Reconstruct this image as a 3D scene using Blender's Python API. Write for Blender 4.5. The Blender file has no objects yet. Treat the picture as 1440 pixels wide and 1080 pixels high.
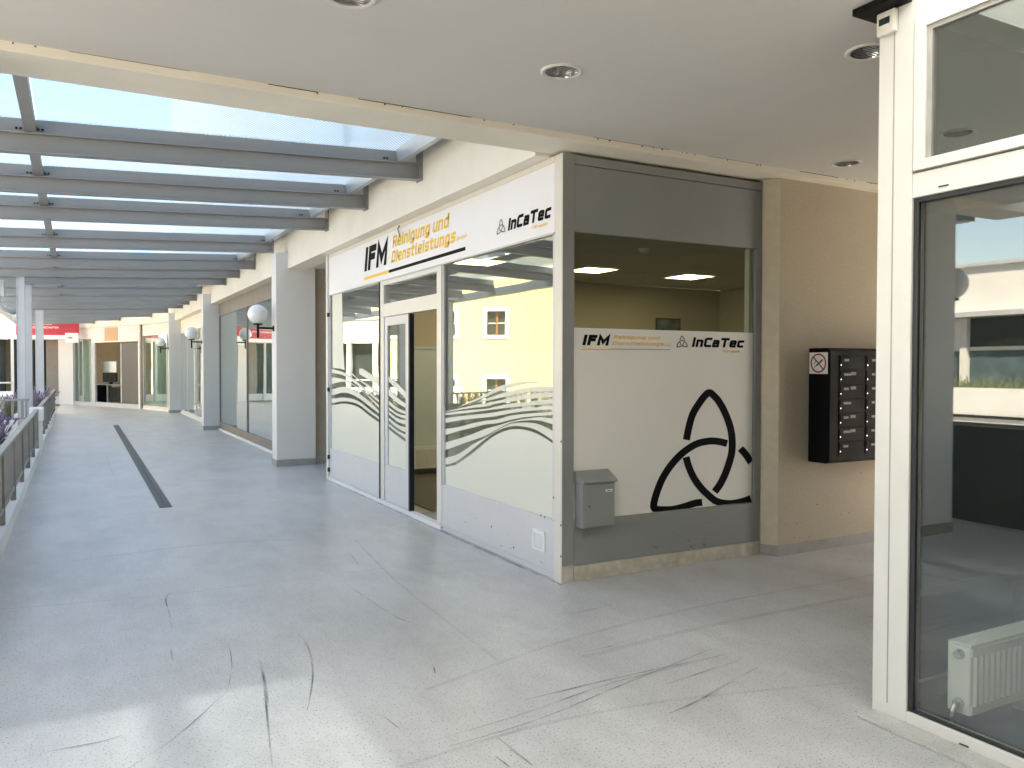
import bpy, bmesh, math, random
from mathutils import Vector, Matrix
random.seed(7)
C = bpy.context.scene.collection
SC = bpy.context.scene

# ------------------------------------------------------------------ camera, world, sun, exposure
F_PX, YAW, PITCH, ROLL, EYE = 1136.95, 0.495647, 0.0211472, 0.00155191, 1.6
fw = Vector((math.sin(YAW)*math.cos(PITCH), math.cos(YAW)*math.cos(PITCH), -math.sin(PITCH)))
r0 = Vector((math.cos(YAW), -math.sin(YAW), 0)); u0 = r0.cross(fw)
rt = r0*math.cos(ROLL)+u0*math.sin(ROLL); up = u0*math.cos(ROLL)-r0*math.sin(ROLL)
cam = bpy.data.cameras.new("camera"); co = bpy.data.objects.new("camera", cam); C.objects.link(co)
co.matrix_world = Matrix(((rt.x, up.x, -fw.x, 0), (rt.y, up.y, -fw.y, 0), (rt.z, up.z, -fw.z, EYE), (0, 0, 0, 1)))
cam.sensor_width = 36; cam.lens = F_PX/1440*36; cam.clip_start = 0.05; cam.clip_end = 2000
SC.camera = co
SUN_EL, SUN_AZ = math.radians(51), math.radians(135)      # azimuth clockwise from +y: the sun stands to the south-east
sd = Vector((math.sin(SUN_AZ)*math.cos(SUN_EL), math.cos(SUN_AZ)*math.cos(SUN_EL), math.sin(SUN_EL)))
W = bpy.data.worlds.new("World"); SC.world = W; W.use_nodes = True
wn = W.node_tree; bg = wn.nodes["Background"]
sky = wn.nodes.new("ShaderNodeTexSky"); sky.sky_type = 'NISHITA'; sky.sun_disc = False
sky.sun_elevation = SUN_EL; sky.sun_rotation = SUN_AZ; sky.air_density = 1.0; sky.dust_density = 1.2; sky.ozone_density = 1.0
wn.links.new(sky.outputs[0], bg.inputs[0]); bg.inputs[1].default_value = 0.13
sl = bpy.data.lights.new("sun", 'SUN'); sl.energy = 5.0; sl.angle = math.radians(1.6); sl.color = (1.0, 0.95, 0.88)
so = bpy.data.objects.new("sun", sl); C.objects.link(so)
so.rotation_euler = sd.to_track_quat('Z', 'Y').to_euler(); so.location = sd*60
SC.view_settings.view_transform = 'Standard'; SC.view_settings.look = 'None'
SC.view_settings.exposure = 2.47; SC.view_settings.gamma = 1.0; SC.view_settings.use_curve_mapping = False
try:
    SC.view_settings.use_white_balance = True; SC.view_settings.white_balance_temperature = 7900; SC.view_settings.white_balance_tint = 11
except Exception: pass
SC.render.engine = 'CYCLES'
cy = SC.cycles; cy.max_bounces = 12; cy.diffuse_bounces = 6; cy.glossy_bounces = 5; cy.transparent_max_bounces = 16
cy.transmission_bounces = 4; cy.sample_clamp_indirect = 6.0; cy.caustics_reflective = False; cy.caustics_refractive = False
try:
    cy.use_denoising = True
except Exception: pass

# ------------------------------------------------------------------ pixel ray -> point on a real plane (measuring the photograph)
def ray(px, py):
    return rt*((px-720)/F_PX) + up*(-(py-540)/F_PX) + fw
def on(px, py, ax, v):
    d = ray(px, py); o = Vector((0, 0, EYE)); t = (v-o[ax])/d[ax]; return o+d*t
def fl(px, py, z=0.0): return on(px, py, 2, z)

# ------------------------------------------------------------------ materials
def nd(nt, t, **k):
    n = nt.nodes.new(t)
    for a, b in k.items(): setattr(n, a, b)
    return n
def mat(name, col, rough=0.5, metal=0.0, var=0.05, scale=6.0, bump=0.0, bscale=60.0, spec=0.5, dirt=0.0, dirt_col=(0.16, 0.13, 0.1), dscale=2.5, coat=0.0, speck=0.0, speck_scale=220, stretch=(1, 1, 1), ddetail=9, drough=0.65):
    m = bpy.data.materials.new(name); m.use_nodes = True; nt = m.node_tree; b = nt.nodes["Principled BSDF"]
    b.inputs["Roughness"].default_value = rough; b.inputs["Metallic"].default_value = metal
    b.inputs["Specular IOR Level"].default_value = spec; b.inputs["Coat Weight"].default_value = coat
    tc = nd(nt, "ShaderNodeTexCoord"); mp = nd(nt, "ShaderNodeMapping"); mp.inputs["Scale"].default_value = stretch
    nt.links.new(tc.outputs["Object"], mp.inputs[0])
    nz = nd(nt, "ShaderNodeTexNoise"); nz.inputs["Scale"].default_value = scale; nz.inputs["Detail"].default_value = 6
    nt.links.new(mp.outputs[0], nz.inputs["Vector"])
    mr = nd(nt, "ShaderNodeMapRange"); mr.inputs[1].default_value = 0.3; mr.inputs[2].default_value = 0.7
    mr.inputs[3].default_value = 1-var; mr.inputs[4].default_value = 1+var
    nt.links.new(nz.outputs[0], mr.inputs[0])
    mx = nd(nt, "ShaderNodeMix", data_type='RGBA', blend_type='MULTIPLY'); mx.inputs[0].default_value = 1
    mx.inputs[6].default_value = (*col, 1); nt.links.new(mr.outputs[0], mx.inputs[7]); out = mx.outputs[2]
    if dirt:
        n2 = nd(nt, "ShaderNodeTexNoise"); n2.inputs["Scale"].default_value = dscale; n2.inputs["Detail"].default_value = ddetail; n2.inputs["Roughness"].default_value = drough
        nt.links.new(mp.outputs[0], n2.inputs["Vector"])
        r2 = nd(nt, "ShaderNodeMapRange"); r2.inputs[1].default_value = 0.42; r2.inputs[2].default_value = 0.8; r2.inputs[3].default_value = 0; r2.inputs[4].default_value = dirt
        nt.links.new(n2.outputs[0], r2.inputs[0])
        m2 = nd(nt, "ShaderNodeMix", data_type='RGBA'); nt.links.new(r2.outputs[0], m2.inputs[0]); nt.links.new(out, m2.inputs[6]); m2.inputs[7].default_value = (*dirt_col, 1); out = m2.outputs[2]
    if speck:
        n3 = nd(nt, "ShaderNodeTexNoise"); n3.inputs["Scale"].default_value = speck_scale; n3.inputs["Detail"].default_value = 2
        nt.links.new(tc.outputs["Object"], n3.inputs["Vector"])
        r3 = nd(nt, "ShaderNodeMapRange"); r3.inputs[1].default_value = 0.6; r3.inputs[2].default_value = 0.68; r3.inputs[4].default_value = speck
        nt.links.new(n3.outputs[0], r3.inputs[0])
        m3 = nd(nt, "ShaderNodeMix", data_type='RGBA'); nt.links.new(r3.outputs[0], m3.inputs[0]); nt.links.new(out, m3.inputs[6]); m3.inputs[7].default_value = (0.07, 0.07, 0.07, 1); out = m3.outputs[2]
    nt.links.new(out, b.inputs["Base Color"])
    rr = nd(nt, "ShaderNodeMapRange"); rr.inputs[1].default_value = 0.3; rr.inputs[2].default_value = 0.7
    rr.inputs[3].default_value = max(0.02, rough-0.08) if rough < 0.28 else max(0.29, rough-0.08); rr.inputs[4].default_value = min(0.265, rough+0.08) if rough < 0.28 else min(1, rough+0.08)
    nt.links.new(nz.outputs[0], rr.inputs[0]); nt.links.new(rr.outputs[0], b.inputs["Roughness"])
    if bump:
        n4 = nd(nt, "ShaderNodeTexNoise"); n4.inputs["Scale"].default_value = bscale; n4.inputs["Detail"].default_value = 5
        nt.links.new(mp.outputs[0], n4.inputs["Vector"])
        bp = nd(nt, "ShaderNodeBump"); bp.inputs["Strength"].default_value = bump; bp.inputs["Distance"].default_value = 0.01
        nt.links.new(n4.outputs[0], bp.inputs["Height"]); nt.links.new(bp.outputs[0], b.inputs["Normal"])
    return m
def glass(name, tint=(0.8, 0.84, 0.82), ior=1.5, boost=2.0, base=0.03, grime=0.02, gcol=(0.6, 0.62, 0.6)):
    m = bpy.data.materials.new(name); m.use_nodes = True; nt = m.node_tree; nt.nodes.remove(nt.nodes["Principled BSDF"])
    o = nt.nodes["Material Output"]; tr = nd(nt, "ShaderNodeBsdfTransparent"); tr.inputs[0].default_value = (*tint, 1)
    gl = nd(nt, "ShaderNodeBsdfGlossy"); gl.inputs["Roughness"].default_value = 0.0; gl.inputs[0].default_value = (0.97, 0.99, 0.98, 1)
    fr = nd(nt, "ShaderNodeFresnel"); fr.inputs[0].default_value = ior
    # Fresnel of a thin pane: both sides of the sheet must answer alike, so use the facing-corrected normal
    ge = nd(nt, "ShaderNodeNewGeometry"); lw = nd(nt, "ShaderNodeVectorMath", operation='DOT_PRODUCT')
    nt.links.new(ge.outputs["Normal"], lw.inputs[0]); nt.links.new(ge.outputs["Incoming"], lw.inputs[1])
    ab = nd(nt, "ShaderNodeMath", operation='ABSOLUTE'); nt.links.new(lw.outputs["Value"], ab.inputs[0])
    om = nd(nt, "ShaderNodeMath", operation='SUBTRACT'); om.inputs[0].default_value = 1; nt.links.new(ab.outputs[0], om.inputs[1])
    pw = nd(nt, "ShaderNodeMath", operation='POWER'); nt.links.new(om.outputs[0], pw.inputs[0]); pw.inputs[1].default_value = 5
    f0 = ((ior-1)/(ior+1))**2
    ma = nd(nt, "ShaderNodeMath", operation='MULTIPLY_ADD'); nt.links.new(pw.outputs[0], ma.inputs[0]); ma.inputs[1].default_value = (1-f0)*boost; ma.inputs[2].default_value = f0*boost+base
    ma.use_clamp = True
    mx = nd(nt, "ShaderNodeMixShader"); nt.links.new(ma.outputs[0], mx.inputs[0]); nt.links.new(tr.outputs[0], mx.inputs[1]); nt.links.new(gl.outputs[0], mx.inputs[2])
    tc = nd(nt, "ShaderNodeTexCoord"); nz = nd(nt, "ShaderNodeTexNoise"); nz.inputs["Scale"].default_value = 3; nz.inputs["Detail"].default_value = 8; nt.links.new(tc.outputs["Object"], nz.inputs["Vector"])
    n5 = nd(nt, "ShaderNodeTexNoise"); n5.inputs["Scale"].default_value = 1.1; n5.inputs["Detail"].default_value = 1; nt.links.new(tc.outputs["Object"], n5.inputs["Vector"])
    bp = nd(nt, "ShaderNodeBump"); bp.inputs["Strength"].default_value = 0.0045; bp.inputs["Distance"].default_value = 0.2; nt.links.new(n5.outputs[0], bp.inputs["Height"]); nt.links.new(bp.outputs[0], gl.inputs["Normal"])
    df = nd(nt, "ShaderNodeBsdfDiffuse"); df.inputs[0].default_value = (*gcol, 1)
    gm = nd(nt, "ShaderNodeMath", operation='MULTIPLY'); nt.links.new(nz.outputs[0], gm.inputs[0]); gm.inputs[1].default_value = grime*2
    m2 = nd(nt, "ShaderNodeMixShader"); nt.links.new(gm.outputs[0], m2.inputs[0]); nt.links.new(mx.outputs[0], m2.inputs[1]); nt.links.new(df.outputs[0], m2.inputs[2])
    nt.links.new(m2.outputs[0], o.inputs[0]); return m
def emit(name, col, s):
    m = bpy.data.materials.new(name); m.use_nodes = True; b = m.node_tree.nodes["Principled BSDF"]
    b.inputs["Base Color"].default_value = (*col, 1); b.inputs["Emission Color"].default_value = (*col, 1); b.inputs["Emission Strength"].default_value = s; return m
def wired_glass(name, dens=0.0):
    m = bpy.data.materials.new(name); m.use_nodes = True; nt = m.node_tree; nt.nodes.remove(nt.nodes["Principled BSDF"]); o = nt.nodes["Material Output"]
    tr = nd(nt, "ShaderNodeBsdfTransparent"); tr.inputs[0].default_value = (0.74, 0.83, 0.90, 1)
    tl = nd(nt, "ShaderNodeBsdfTranslucent"); tl.inputs[0].default_value = (0.86, 0.90, 0.93, 1)
    gl = nd(nt, "ShaderNodeBsdfGlossy"); gl.inputs["Roughness"].default_value = 0.15
    tc = nd(nt, "ShaderNodeTexCoord"); mp = nd(nt, "ShaderNodeMapping"); mp.inputs["Rotation"].default_value = (0, 0, math.radians(38)); nt.links.new(tc.outputs["Object"], mp.inputs[0])
    wv = nd(nt, "ShaderNodeTexWave"); wv.inputs["Scale"].default_value = 11; wv.inputs["Distortion"].default_value = 0.0; nt.links.new(mp.outputs[0], wv.inputs["Vector"])
    nz = nd(nt, "ShaderNodeTexNoise"); nz.inputs["Scale"].default_value = 1.3; nz.inputs["Detail"].default_value = 7; nt.links.new(tc.outputs["Object"], nz.inputs["Vector"])
    a = nd(nt, "ShaderNodeMath", operation='MULTIPLY_ADD'); nt.links.new(wv.outputs["Fac"], a.inputs[0]); a.inputs[1].default_value = 0.28; a.inputs[2].default_value = 0.03
    b = nd(nt, "ShaderNodeMath", operation='MULTIPLY_ADD'); nt.links.new(nz.outputs[0], b.inputs[0]); b.inputs[1].default_value = 0.36; nt.links.new(a.outputs[0], b.inputs[2]); b.use_clamp = True; a.inputs[2].default_value = 0.03+dens
    mx = nd(nt, "ShaderNodeMixShader"); nt.links.new(b.outputs[0], mx.inputs[0]); nt.links.new(tr.outputs[0], mx.inputs[1]); nt.links.new(tl.outputs[0], mx.inputs[2])
    m2 = nd(nt, "ShaderNodeMixShader"); m2.inputs[0].default_value = 0.05; nt.links.new(mx.outputs[0], m2.inputs[1]); nt.links.new(gl.outputs[0], m2.inputs[2])
    nt.links.new(m2.outputs[0], o.inputs[0]); return m

M = {}
M['floor'] = mat('epoxy_floor', (0.57, 0.57, 0.565), 0.31, var=0.09, scale=1.5, bump=0.05, bscale=90, dirt=0.85, dirt_col=(0.36, 0.36, 0.36), dscale=1.9, ddetail=12, drough=0.75, speck=0.8, speck_scale=105, stretch=(1, 0.5, 1))
M['ground'] = mat('pale_paving', (0.42, 0.41, 0.39), 0.8, var=0.15, scale=0.8)
M['ceil'] = mat('ceiling_paint', (0.66, 0.65, 0.62), 0.8, var=0.06, scale=0.9, bump=0.12, bscale=7, dirt=0.34, dirt_col=(0.45, 0.42, 0.37), dscale=0.9)
M['cream'] = mat('cream_plaster', (0.84, 0.79, 0.68), 0.85, var=0.04, scale=2.0, bump=0.12, bscale=70, dirt=0.14, dirt_col=(0.5, 0.45, 0.36), dscale=1.4)
M['stucco'] = mat('rough_stucco', (0.50, 0.43, 0.33), 0.9, var=0.10, scale=70, bump=0.6, bscale=80, dirt=0.18, dirt_col=(0.33, 0.26, 0.18), dscale=2.0)
M['stucco_light'] = mat('light_stucco', (0.62, 0.54, 0.41), 0.9, var=0.06, scale=12, bump=0.35, bscale=70, dirt=0.15, dirt_col=(0.4, 0.34, 0.25))
M['column'] = mat('column_paint', (0.73, 0.72, 0.69), 0.75, var=0.04, scale=3, bump=0.12, bscale=50, dirt=0.18, dirt_col=(0.5, 0.47, 0.42), dscale=3)
M['skirt'] = mat('grey_skirting', (0.38, 0.37, 0.34), 0.7, var=0.12, scale=9, bump=0.15, dirt=0.3)
M['concrete'] = mat('bare_concrete', (0.52, 0.48, 0.40), 0.9, var=0.18, scale=14, bump=0.5, bscale=45, dirt=0.35, dirt_col=(0.28, 0.23, 0.17), dscale=6)
M['sill'] = mat('speckled_sill', (0.52, 0.51, 0.48), 0.8, var=0.1, scale=20, bump=0.3, speck=0.5, speck_scale=120, dirt=0.3)
M['grey'] = mat('grey_panel', (0.25, 0.256, 0.25), 0.45, var=0.04, scale=2, dirt=0.1, dirt_col=(0.18, 0.17, 0.16), dscale=3)
M['lightgrey'] = mat('light_grey_panel', (0.62, 0.625, 0.635), 0.42, var=0.03, scale=1.5, dirt=0.14, dirt_col=(0.46, 0.45, 0.44), dscale=5)
M['frame'] = mat('cream_frame_paint', (0.72, 0.69, 0.63), 0.4, var=0.03, scale=4, dirt=0.15, dirt_col=(0.5, 0.46, 0.38), dscale=6)
M['whiteframe'] = mat('white_aluminium', (0.70, 0.69, 0.655), 0.38, var=0.02, scale=4, dirt=0.10, dirt_col=(0.55, 0.52, 0.45), dscale=7)
M['white'] = mat('white_paint', (0.80, 0.80, 0.79), 0.55, var=0.04, scale=2, dirt=0.1, dirt_col=(0.6, 0.58, 0.55))
M['steel'] = mat('grey_painted_steel', (0.29, 0.29, 0.282), 0.42, var=0.08, scale=3, dirt=0.45, dirt_col=(0.21, 0.19, 0.165), dscale=3)
M['post'] = mat('light_grey_steel', (0.5, 0.52, 0.54), 0.45, var=0.05, scale=3, dirt=0.15, dirt_col=(0.36, 0.34, 0.32))
M['alu'] = mat('pale_aluminium', (0.55, 0.57, 0.6), 0.35, metal=0.4, var=0.04)
M['dark'] = mat('dark_gasket', (0.02, 0.022, 0.025), 0.5, var=0.05)
M['navy'] = mat('dark_navy_edge', (0.012, 0.02, 0.032), 0.4, var=0.05)
M['black'] = mat('black_enamel', (0.006, 0.006, 0.0065), 0.5, var=0.08, spec=0.1)
M['blackmat'] = mat('black_metal', (0.010, 0.010, 0.010), 0.55, var=0.1, spec=0.12)
M['sign'] = mat('white_sign_vinyl', (0.83, 0.82, 0.82), 0.35, var=0.012, scale=2)
M['film'] = mat('frosted_film', (0.70, 0.71, 0.62), 0.5, var=0.015, scale=1.5)
M['filmw'] = mat('white_window_film', (0.77, 0.75, 0.70), 0.28, var=0.015, scale=1.2)
M['ink'] = mat('black_print', (0.005, 0.0055, 0.007), 0.6, var=0.05, spec=0.06)
M['amber'] = mat('amber_print', (0.85, 0.50, 0.03), 0.4, var=0.03)
M['brown'] = mat('brown_panel', (0.20, 0.175, 0.155), 0.5, var=0.08, scale=3)
M['tan'] = mat('taupe_wall', (0.40, 0.345, 0.28), 0.8, var=0.05, scale=5, bump=0.1)
M['interior'] = mat('interior_wall', (0.50, 0.44, 0.345), 0.8, var=0.03, scale=2)
M['interior_low'] = mat('interior_dado', (0.54, 0.60, 0.58), 0.7, var=0.03)
M['tile'] = mat('ceiling_tile', (0.52, 0.48, 0.41), 0.9, var=0.05, scale=30, bump=0.2, bscale=120)
M['tilegrid'] = mat('ceiling_grid', (0.2, 0.18, 0.16), 0.6)
M['wood'] = mat('dark_wood_floor', (0.11, 0.095, 0.08), 0.45, var=0.3, scale=5, stretch=(1, 8, 1), bump=0.1)
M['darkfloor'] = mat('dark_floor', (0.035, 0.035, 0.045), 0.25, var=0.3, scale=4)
M['rad'] = mat('radiator_enamel', (0.80, 0.80, 0.75), 0.35, var=0.03, dirt=0.1)
M['chrome'] = mat('dull_chrome', (0.6, 0.6, 0.6), 0.25, metal=1.0, var=0.05)
M['opal'] = mat('opal_glass', (0.83, 0.83, 0.80), 0.2, var=0.01, coat=0.3)
M['red'] = mat('red_sign', (0.52, 0.022, 0.05), 0.45, var=0.03)
M['peach'] = mat('peach_panel', (0.60, 0.36, 0.21), 0.6, var=0.04)
M['curtain'] = mat('pale_blind', (0.80, 0.84, 0.78), 0.8, var=0.06, scale=4)
M['paleroom'] = mat('pale_room_wall', (0.78, 0.81, 0.74), 0.8, var=0.06, scale=1.2)
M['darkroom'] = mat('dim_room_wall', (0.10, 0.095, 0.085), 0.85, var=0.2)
M['yellow'] = mat('yellow_render', (0.73, 0.61, 0.32), 0.9, var=0.05, scale=1.5, bump=0.3, bscale=30, dirt=0.1, dirt_col=(0.55, 0.42, 0.18), dscale=0.8)
M['lav_leaf'] = mat('lavender_leaf', (0.17, 0.20, 0.11), 0.8, var=0.4, scale=12)
M['lav_flower'] = mat('lavender_flower', (0.17, 0.13, 0.22), 0.8, var=0.3, scale=12)
M['soil'] = mat('planter_soil', (0.07, 0.055, 0.04), 0.95, var=0.3, scale=12, bump=0.5)
M['rail'] = mat('weathered_rail', (0.30, 0.29, 0.26), 0.55, var=0.15, scale=6, dirt=0.3)
M['railslat'] = mat('railing_slat_grey', (0.27, 0.25, 0.215), 0.6, var=0.15, scale=6)
M['drain'] = mat('drain_iron', (0.055, 0.06, 0.06), 0.5, metal=0.3, var=0.2, scale=40)
M['dirt_line'] = mat('dark_joint_dirt', (0.16, 0.12, 0.08), 0.9, var=0.4, scale=30)
M['lumi'] = emit('lit_diffuser', (1.0, 0.95, 0.66), 4.4)
M['glass_shop'] = glass('shop_glass', (0.84, 0.87, 0.83), 1.5, 1.7, 0.065, 0.008)
M['glass_side'] = glass('side_window_glass', (0.80, 0.82, 0.76), 1.5, 1.3, 0.02, 0.012)
M['glass_vit'] = glass('vitrine_glass', (0.92, 0.94, 0.92), 1.5, 1.3, 0.06, 0.006, (0.35, 0.4, 0.4))
M['glass_fan'] = glass('fanlight_glass', (0.72, 0.78, 0.72), 1.5, 2.2, 0.16, 0.03, (0.4, 0.42, 0.38))
M['glass_far'] = glass('arcade_window_glass', (0.78, 0.86, 0.8), 1.5, 1.6, 0.10, 0.02)
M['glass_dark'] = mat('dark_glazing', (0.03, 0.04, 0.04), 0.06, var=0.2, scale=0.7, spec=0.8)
M['glass_west'] = mat('bluish_glazing', (0.10, 0.15, 0.17), 0.08, var=0.6, scale=1.2)
M['wired'] = wired_glass('wired_roof_glass'); M['sun_patch_glass'] = wired_glass('sun_dimming_glass', 0.36)  # the denser south glass is made up to dim the sun patch
M['upper'] = mat('upper_render', (0.80, 0.79, 0.76), 0.9, var=0.04)
M['west'] = mat('white_render', (0.78, 0.77, 0.74), 0.85, var=0.04, scale=1.0)

# ------------------------------------------------------------------ mesh helpers
class MB:
    def __init__(s): s.v = []; s.f = []
    def quad(s, a, b, c, d):
        n = len(s.v); s.v += [tuple(a), tuple(b), tuple(c), tuple(d)]; s.f.append((n, n+1, n+2, n+3)); return s
    def poly(s, pts):
        n = len(s.v); s.v += [tuple(p) for p in pts]; s.f.append(tuple(range(n, n+len(pts)))); return s
    def box(s, x0, x1, y0, y1, z0, z1):
        x0, x1 = min(x0, x1), max(x0, x1); y0, y1 = min(y0, y1), max(y0, y1); z0, z1 = min(z0, z1), max(z0, z1)
        n = len(s.v)
        s.v += [(x0, y0, z0), (x1, y0, z0), (x1, y1, z0), (x0, y1, z0), (x0, y0, z1), (x1, y0, z1), (x1, y1, z1), (x0, y1, z1)]
        s.f += [tuple(n+i for i in q) for q in ((3, 2, 1, 0), (4, 5, 6, 7), (0, 1, 5, 4), (1, 2, 6, 5), (2, 3, 7, 6), (3, 0, 4, 7))]; return s
    def obox(s, p, q, thick, z0, z1, off=0.0):
        """upright slab from plan point p to q, thickness to the left of p->q, shifted off to the left"""
        p = Vector((p[0], p[1])); q = Vector((q[0], q[1])); d = (q-p).normalized(); nrm = Vector((-d.y, d.x))
        a, b = p+nrm*off, q+nrm*off; c, e = q+nrm*(off+thick), p+nrm*(off+thick)
        n = len(s.v)
        for z in (z0, z1): s.v += [(a.x, a.y, z), (b.x, b.y, z), (c.x, c.y, z), (e.x, e.y, z)]
        s.f += [tuple(n+i for i in k) for k in ((3, 2, 1, 0), (4, 5, 6, 7), (0, 1, 5, 4), (1, 2, 6, 5), (2, 3, 7, 6), (3, 0, 4, 7))]; return s
    def prism(s, pts, ext):
        """closed planar outline extruded by vector ext"""
        n = len(s.v); k = len(pts); e = Vector(ext)
        s.v += [tuple(p) for p in pts]+[tuple(Vector(p)+e) for p in pts]
        s.f.append(tuple(range(n+k-1, n-1, -1))); s.f.append(tuple(range(n+k, n+2*k)))
        for i in range(k): j = (i+1) % k; s.f.append((n+i, n+j, n+k+j, n+k+i))
        return s
    def tube(s, pts, r, seg=10, cap=True):
        pts = [Vector(p) for p in pts]; rings = []
        for i, p in enumerate(pts):
            t = (pts[min(i+1, len(pts)-1)]-pts[max(i-1, 0)]).normalized()
            a = Vector((0, 0, 1)) if abs(t.z) < 0.9 else Vector((1, 0, 0)); u = t.cross(a).normalized(); w = t.cross(u)
            rr = r[i] if isinstance(r, (list, tuple)) else r
            n = len(s.v); s.v += [tuple(p+(u*math.cos(2*math.pi*k/seg)+w*math.sin(2*math.pi*k/seg))*rr) for k in range(seg)]; rings.append(n)
        for a, b in zip(rings, rings[1:]):
            for k in range(seg): s.f.append((a+k, a+(k+1) % seg, b+(k+1) % seg, b+k))
        if cap: s.f.append(tuple(rings[0]+k for k in range(seg))[::-1]); s.f.append(tuple(rings[-1]+k for k in range(seg)))
        return s
    def lathe(s, prof, c, seg=24, axis='z'):
        rings = []
        for (r, h) in prof:
            n = len(s.v)
            for k in range(seg):
                a = 2*math.pi*k/seg; p = (r*math.cos(a), r*math.sin(a), h)
                if axis == 'y': p = (p[0], p[2], p[1])
                if axis == 'x': p = (p[2], p[0], p[1])
                s.v.append((c[0]+p[0], c[1]+p[1], c[2]+p[2]))
            rings.append(n)
        for a, b in zip(rings, rings[1:]):
            for k in range(seg): s.f.append((a+k, a+(k+1) % seg, b+(k+1) % seg, b+k))
        return s
    def build(s, name, m, parent=None, bevel=0.0, smooth=False):
        me = bpy.data.meshes.new(name); me.from_pydata(s.v, [], s.f); me.update()
        bm = bmesh.new(); bm.from_mesh(me); bmesh.ops.recalc_face_normals(bm, faces=bm.faces); bm.to_mesh(me); bm.free()
        me.materials.append(M[m] if isinstance(m, str) else m)
        if smooth:
            for p in me.polygons: p.use_smooth = True
        o = bpy.data.objects.new(name, me); C.objects.link(o)
        if parent is not None: adopt(o, parent)
        if bevel:
            b = o.modifiers.new("bevel", 'BEVEL'); b.width = bevel; b.segments = 2; b.limit_method = 'ANGLE'
        return o
def world(o):
    m = o.matrix_basis
    p = o.parent
    return (world(p) @ o.matrix_parent_inverse @ m) if p else m
def adopt(o, parent):
    o.parent = parent; o.matrix_parent_inverse = world(parent).inverted()
def tag(o, label=None, cat=None, group=None, kind=None):
    if label: o['label'] = label
    if cat: o['category'] = cat
    if group: o['group'] = group
    if kind: o['kind'] = kind
    return o
def thing(name, label, cat, loc=(0, 0, 0), group=None):
    o = bpy.data.objects.new(name, None); C.objects.link(o); o.location = loc; o.empty_display_size = 0.1
    return tag(o, label, cat, group)
def kids(o): return [c for c in bpy.data.objects if c.parent == o]
def dup(o, loc=None, rotz=None, label=None, parent=None):
    c = o.copy(); C.objects.link(c)
    if parent is not None: c.parent = parent; c.matrix_parent_inverse = o.matrix_parent_inverse.copy()
    if loc is not None: c.location = loc
    if rotz is not None: c.rotation_euler = (0, 0, rotz)
    if label: c['label'] = label
    for k in kids(o): dup(k, parent=c)
    return c
def B(*a): return MB().box(*a)

# ------------------------------------------------------------------ setting: ground, floor, ceiling
tag(MB().quad((-400, -400, -0.06), (400, -400, -0.06), (400, 400, -0.06), (-400, 400, -0.06)).build('ground', 'ground'), kind='structure')
floor = tag(B(-0.56, 14, -9, 46, -0.25, 0).build('floor', 'floor'), kind='structure')
ceiling = tag(B(-1.7, 12, 2.3, 4.83, 3.24, 3.55).build('ceiling', 'ceil'), kind='structure')

# floor wear: scuffs and joints drawn as thin ribbons lying on the floor
def ribbon(mb, pts, w, z, taper=True):
    w = w*0.8 if taper else w
    P = [Vector((p[0], p[1])) for p in pts]; L = []
    Q = []
    for i in range(len(P)-1):
        for k in range(6): 
            t = k/6; p0 = P[max(i-1, 0)]; p1 = P[i]; p2 = P[i+1]; p3 = P[min(i+2, len(P)-1)]
            Q.append(0.5*((2*p1)+(p2-p0)*t+(2*p0-5*p1+4*p2-p3)*t*t+(3*p1-p0-3*p2+p3)*t**3))
    Q.append(P[-1]); n = len(Q)
    for i, q in enumerate(Q):
        d = (Q[min(i+1, n-1)]-Q[max(i-1, 0)]).normalized(); nn = Vector((-d.y, d.x)); ww = w*(0.25+0.75*math.sin(math.pi*(i+0.5)/n)) if taper else w
        L.append((q+nn*ww/2, q-nn*ww/2))
    for a, b in zip(L, L[1:]): mb.quad((a[0].x, a[0].y, z), (b[0].x, b[0].y, z), (b[1].x, b[1].y, z), (a[1].x, a[1].y, z))
def scuffmat(name, dens, sc):
    m = bpy.data.materials.new(name); m.use_nodes = True; nt = m.node_tree; b = nt.nodes["Principled BSDF"]; b.inputs["Base Color"].default_value = (0.05, 0.05, 0.055, 1); b.inputs["Roughness"].default_value = 0.6
    tc = nd(nt, "ShaderNodeTexCoord"); nz = nd(nt, "ShaderNodeTexNoise"); nz.inputs["Scale"].default_value = sc; nz.inputs["Detail"].default_value = 4; nt.links.new(tc.outputs["Object"], nz.inputs["Vector"])
    r = nd(nt, "ShaderNodeMapRange"); r.inputs[1].default_value = 0.35; r.inputs[2].default_value = 0.7; r.inputs[3].default_value = 0.05; r.inputs[4].default_value = dens; nt.links.new(nz.outputs[0], r.inputs[0]); nt.links.new(r.outputs[0], b.inputs["Alpha"]); return m
M['scuff'] = scuffmat('rubber_scuff', 0.62, 4.5); M['scuff_soft'] = scuffmat('faint_scuff', 0.13, 4)
mb = MB(); mz = 0.0015
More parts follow.
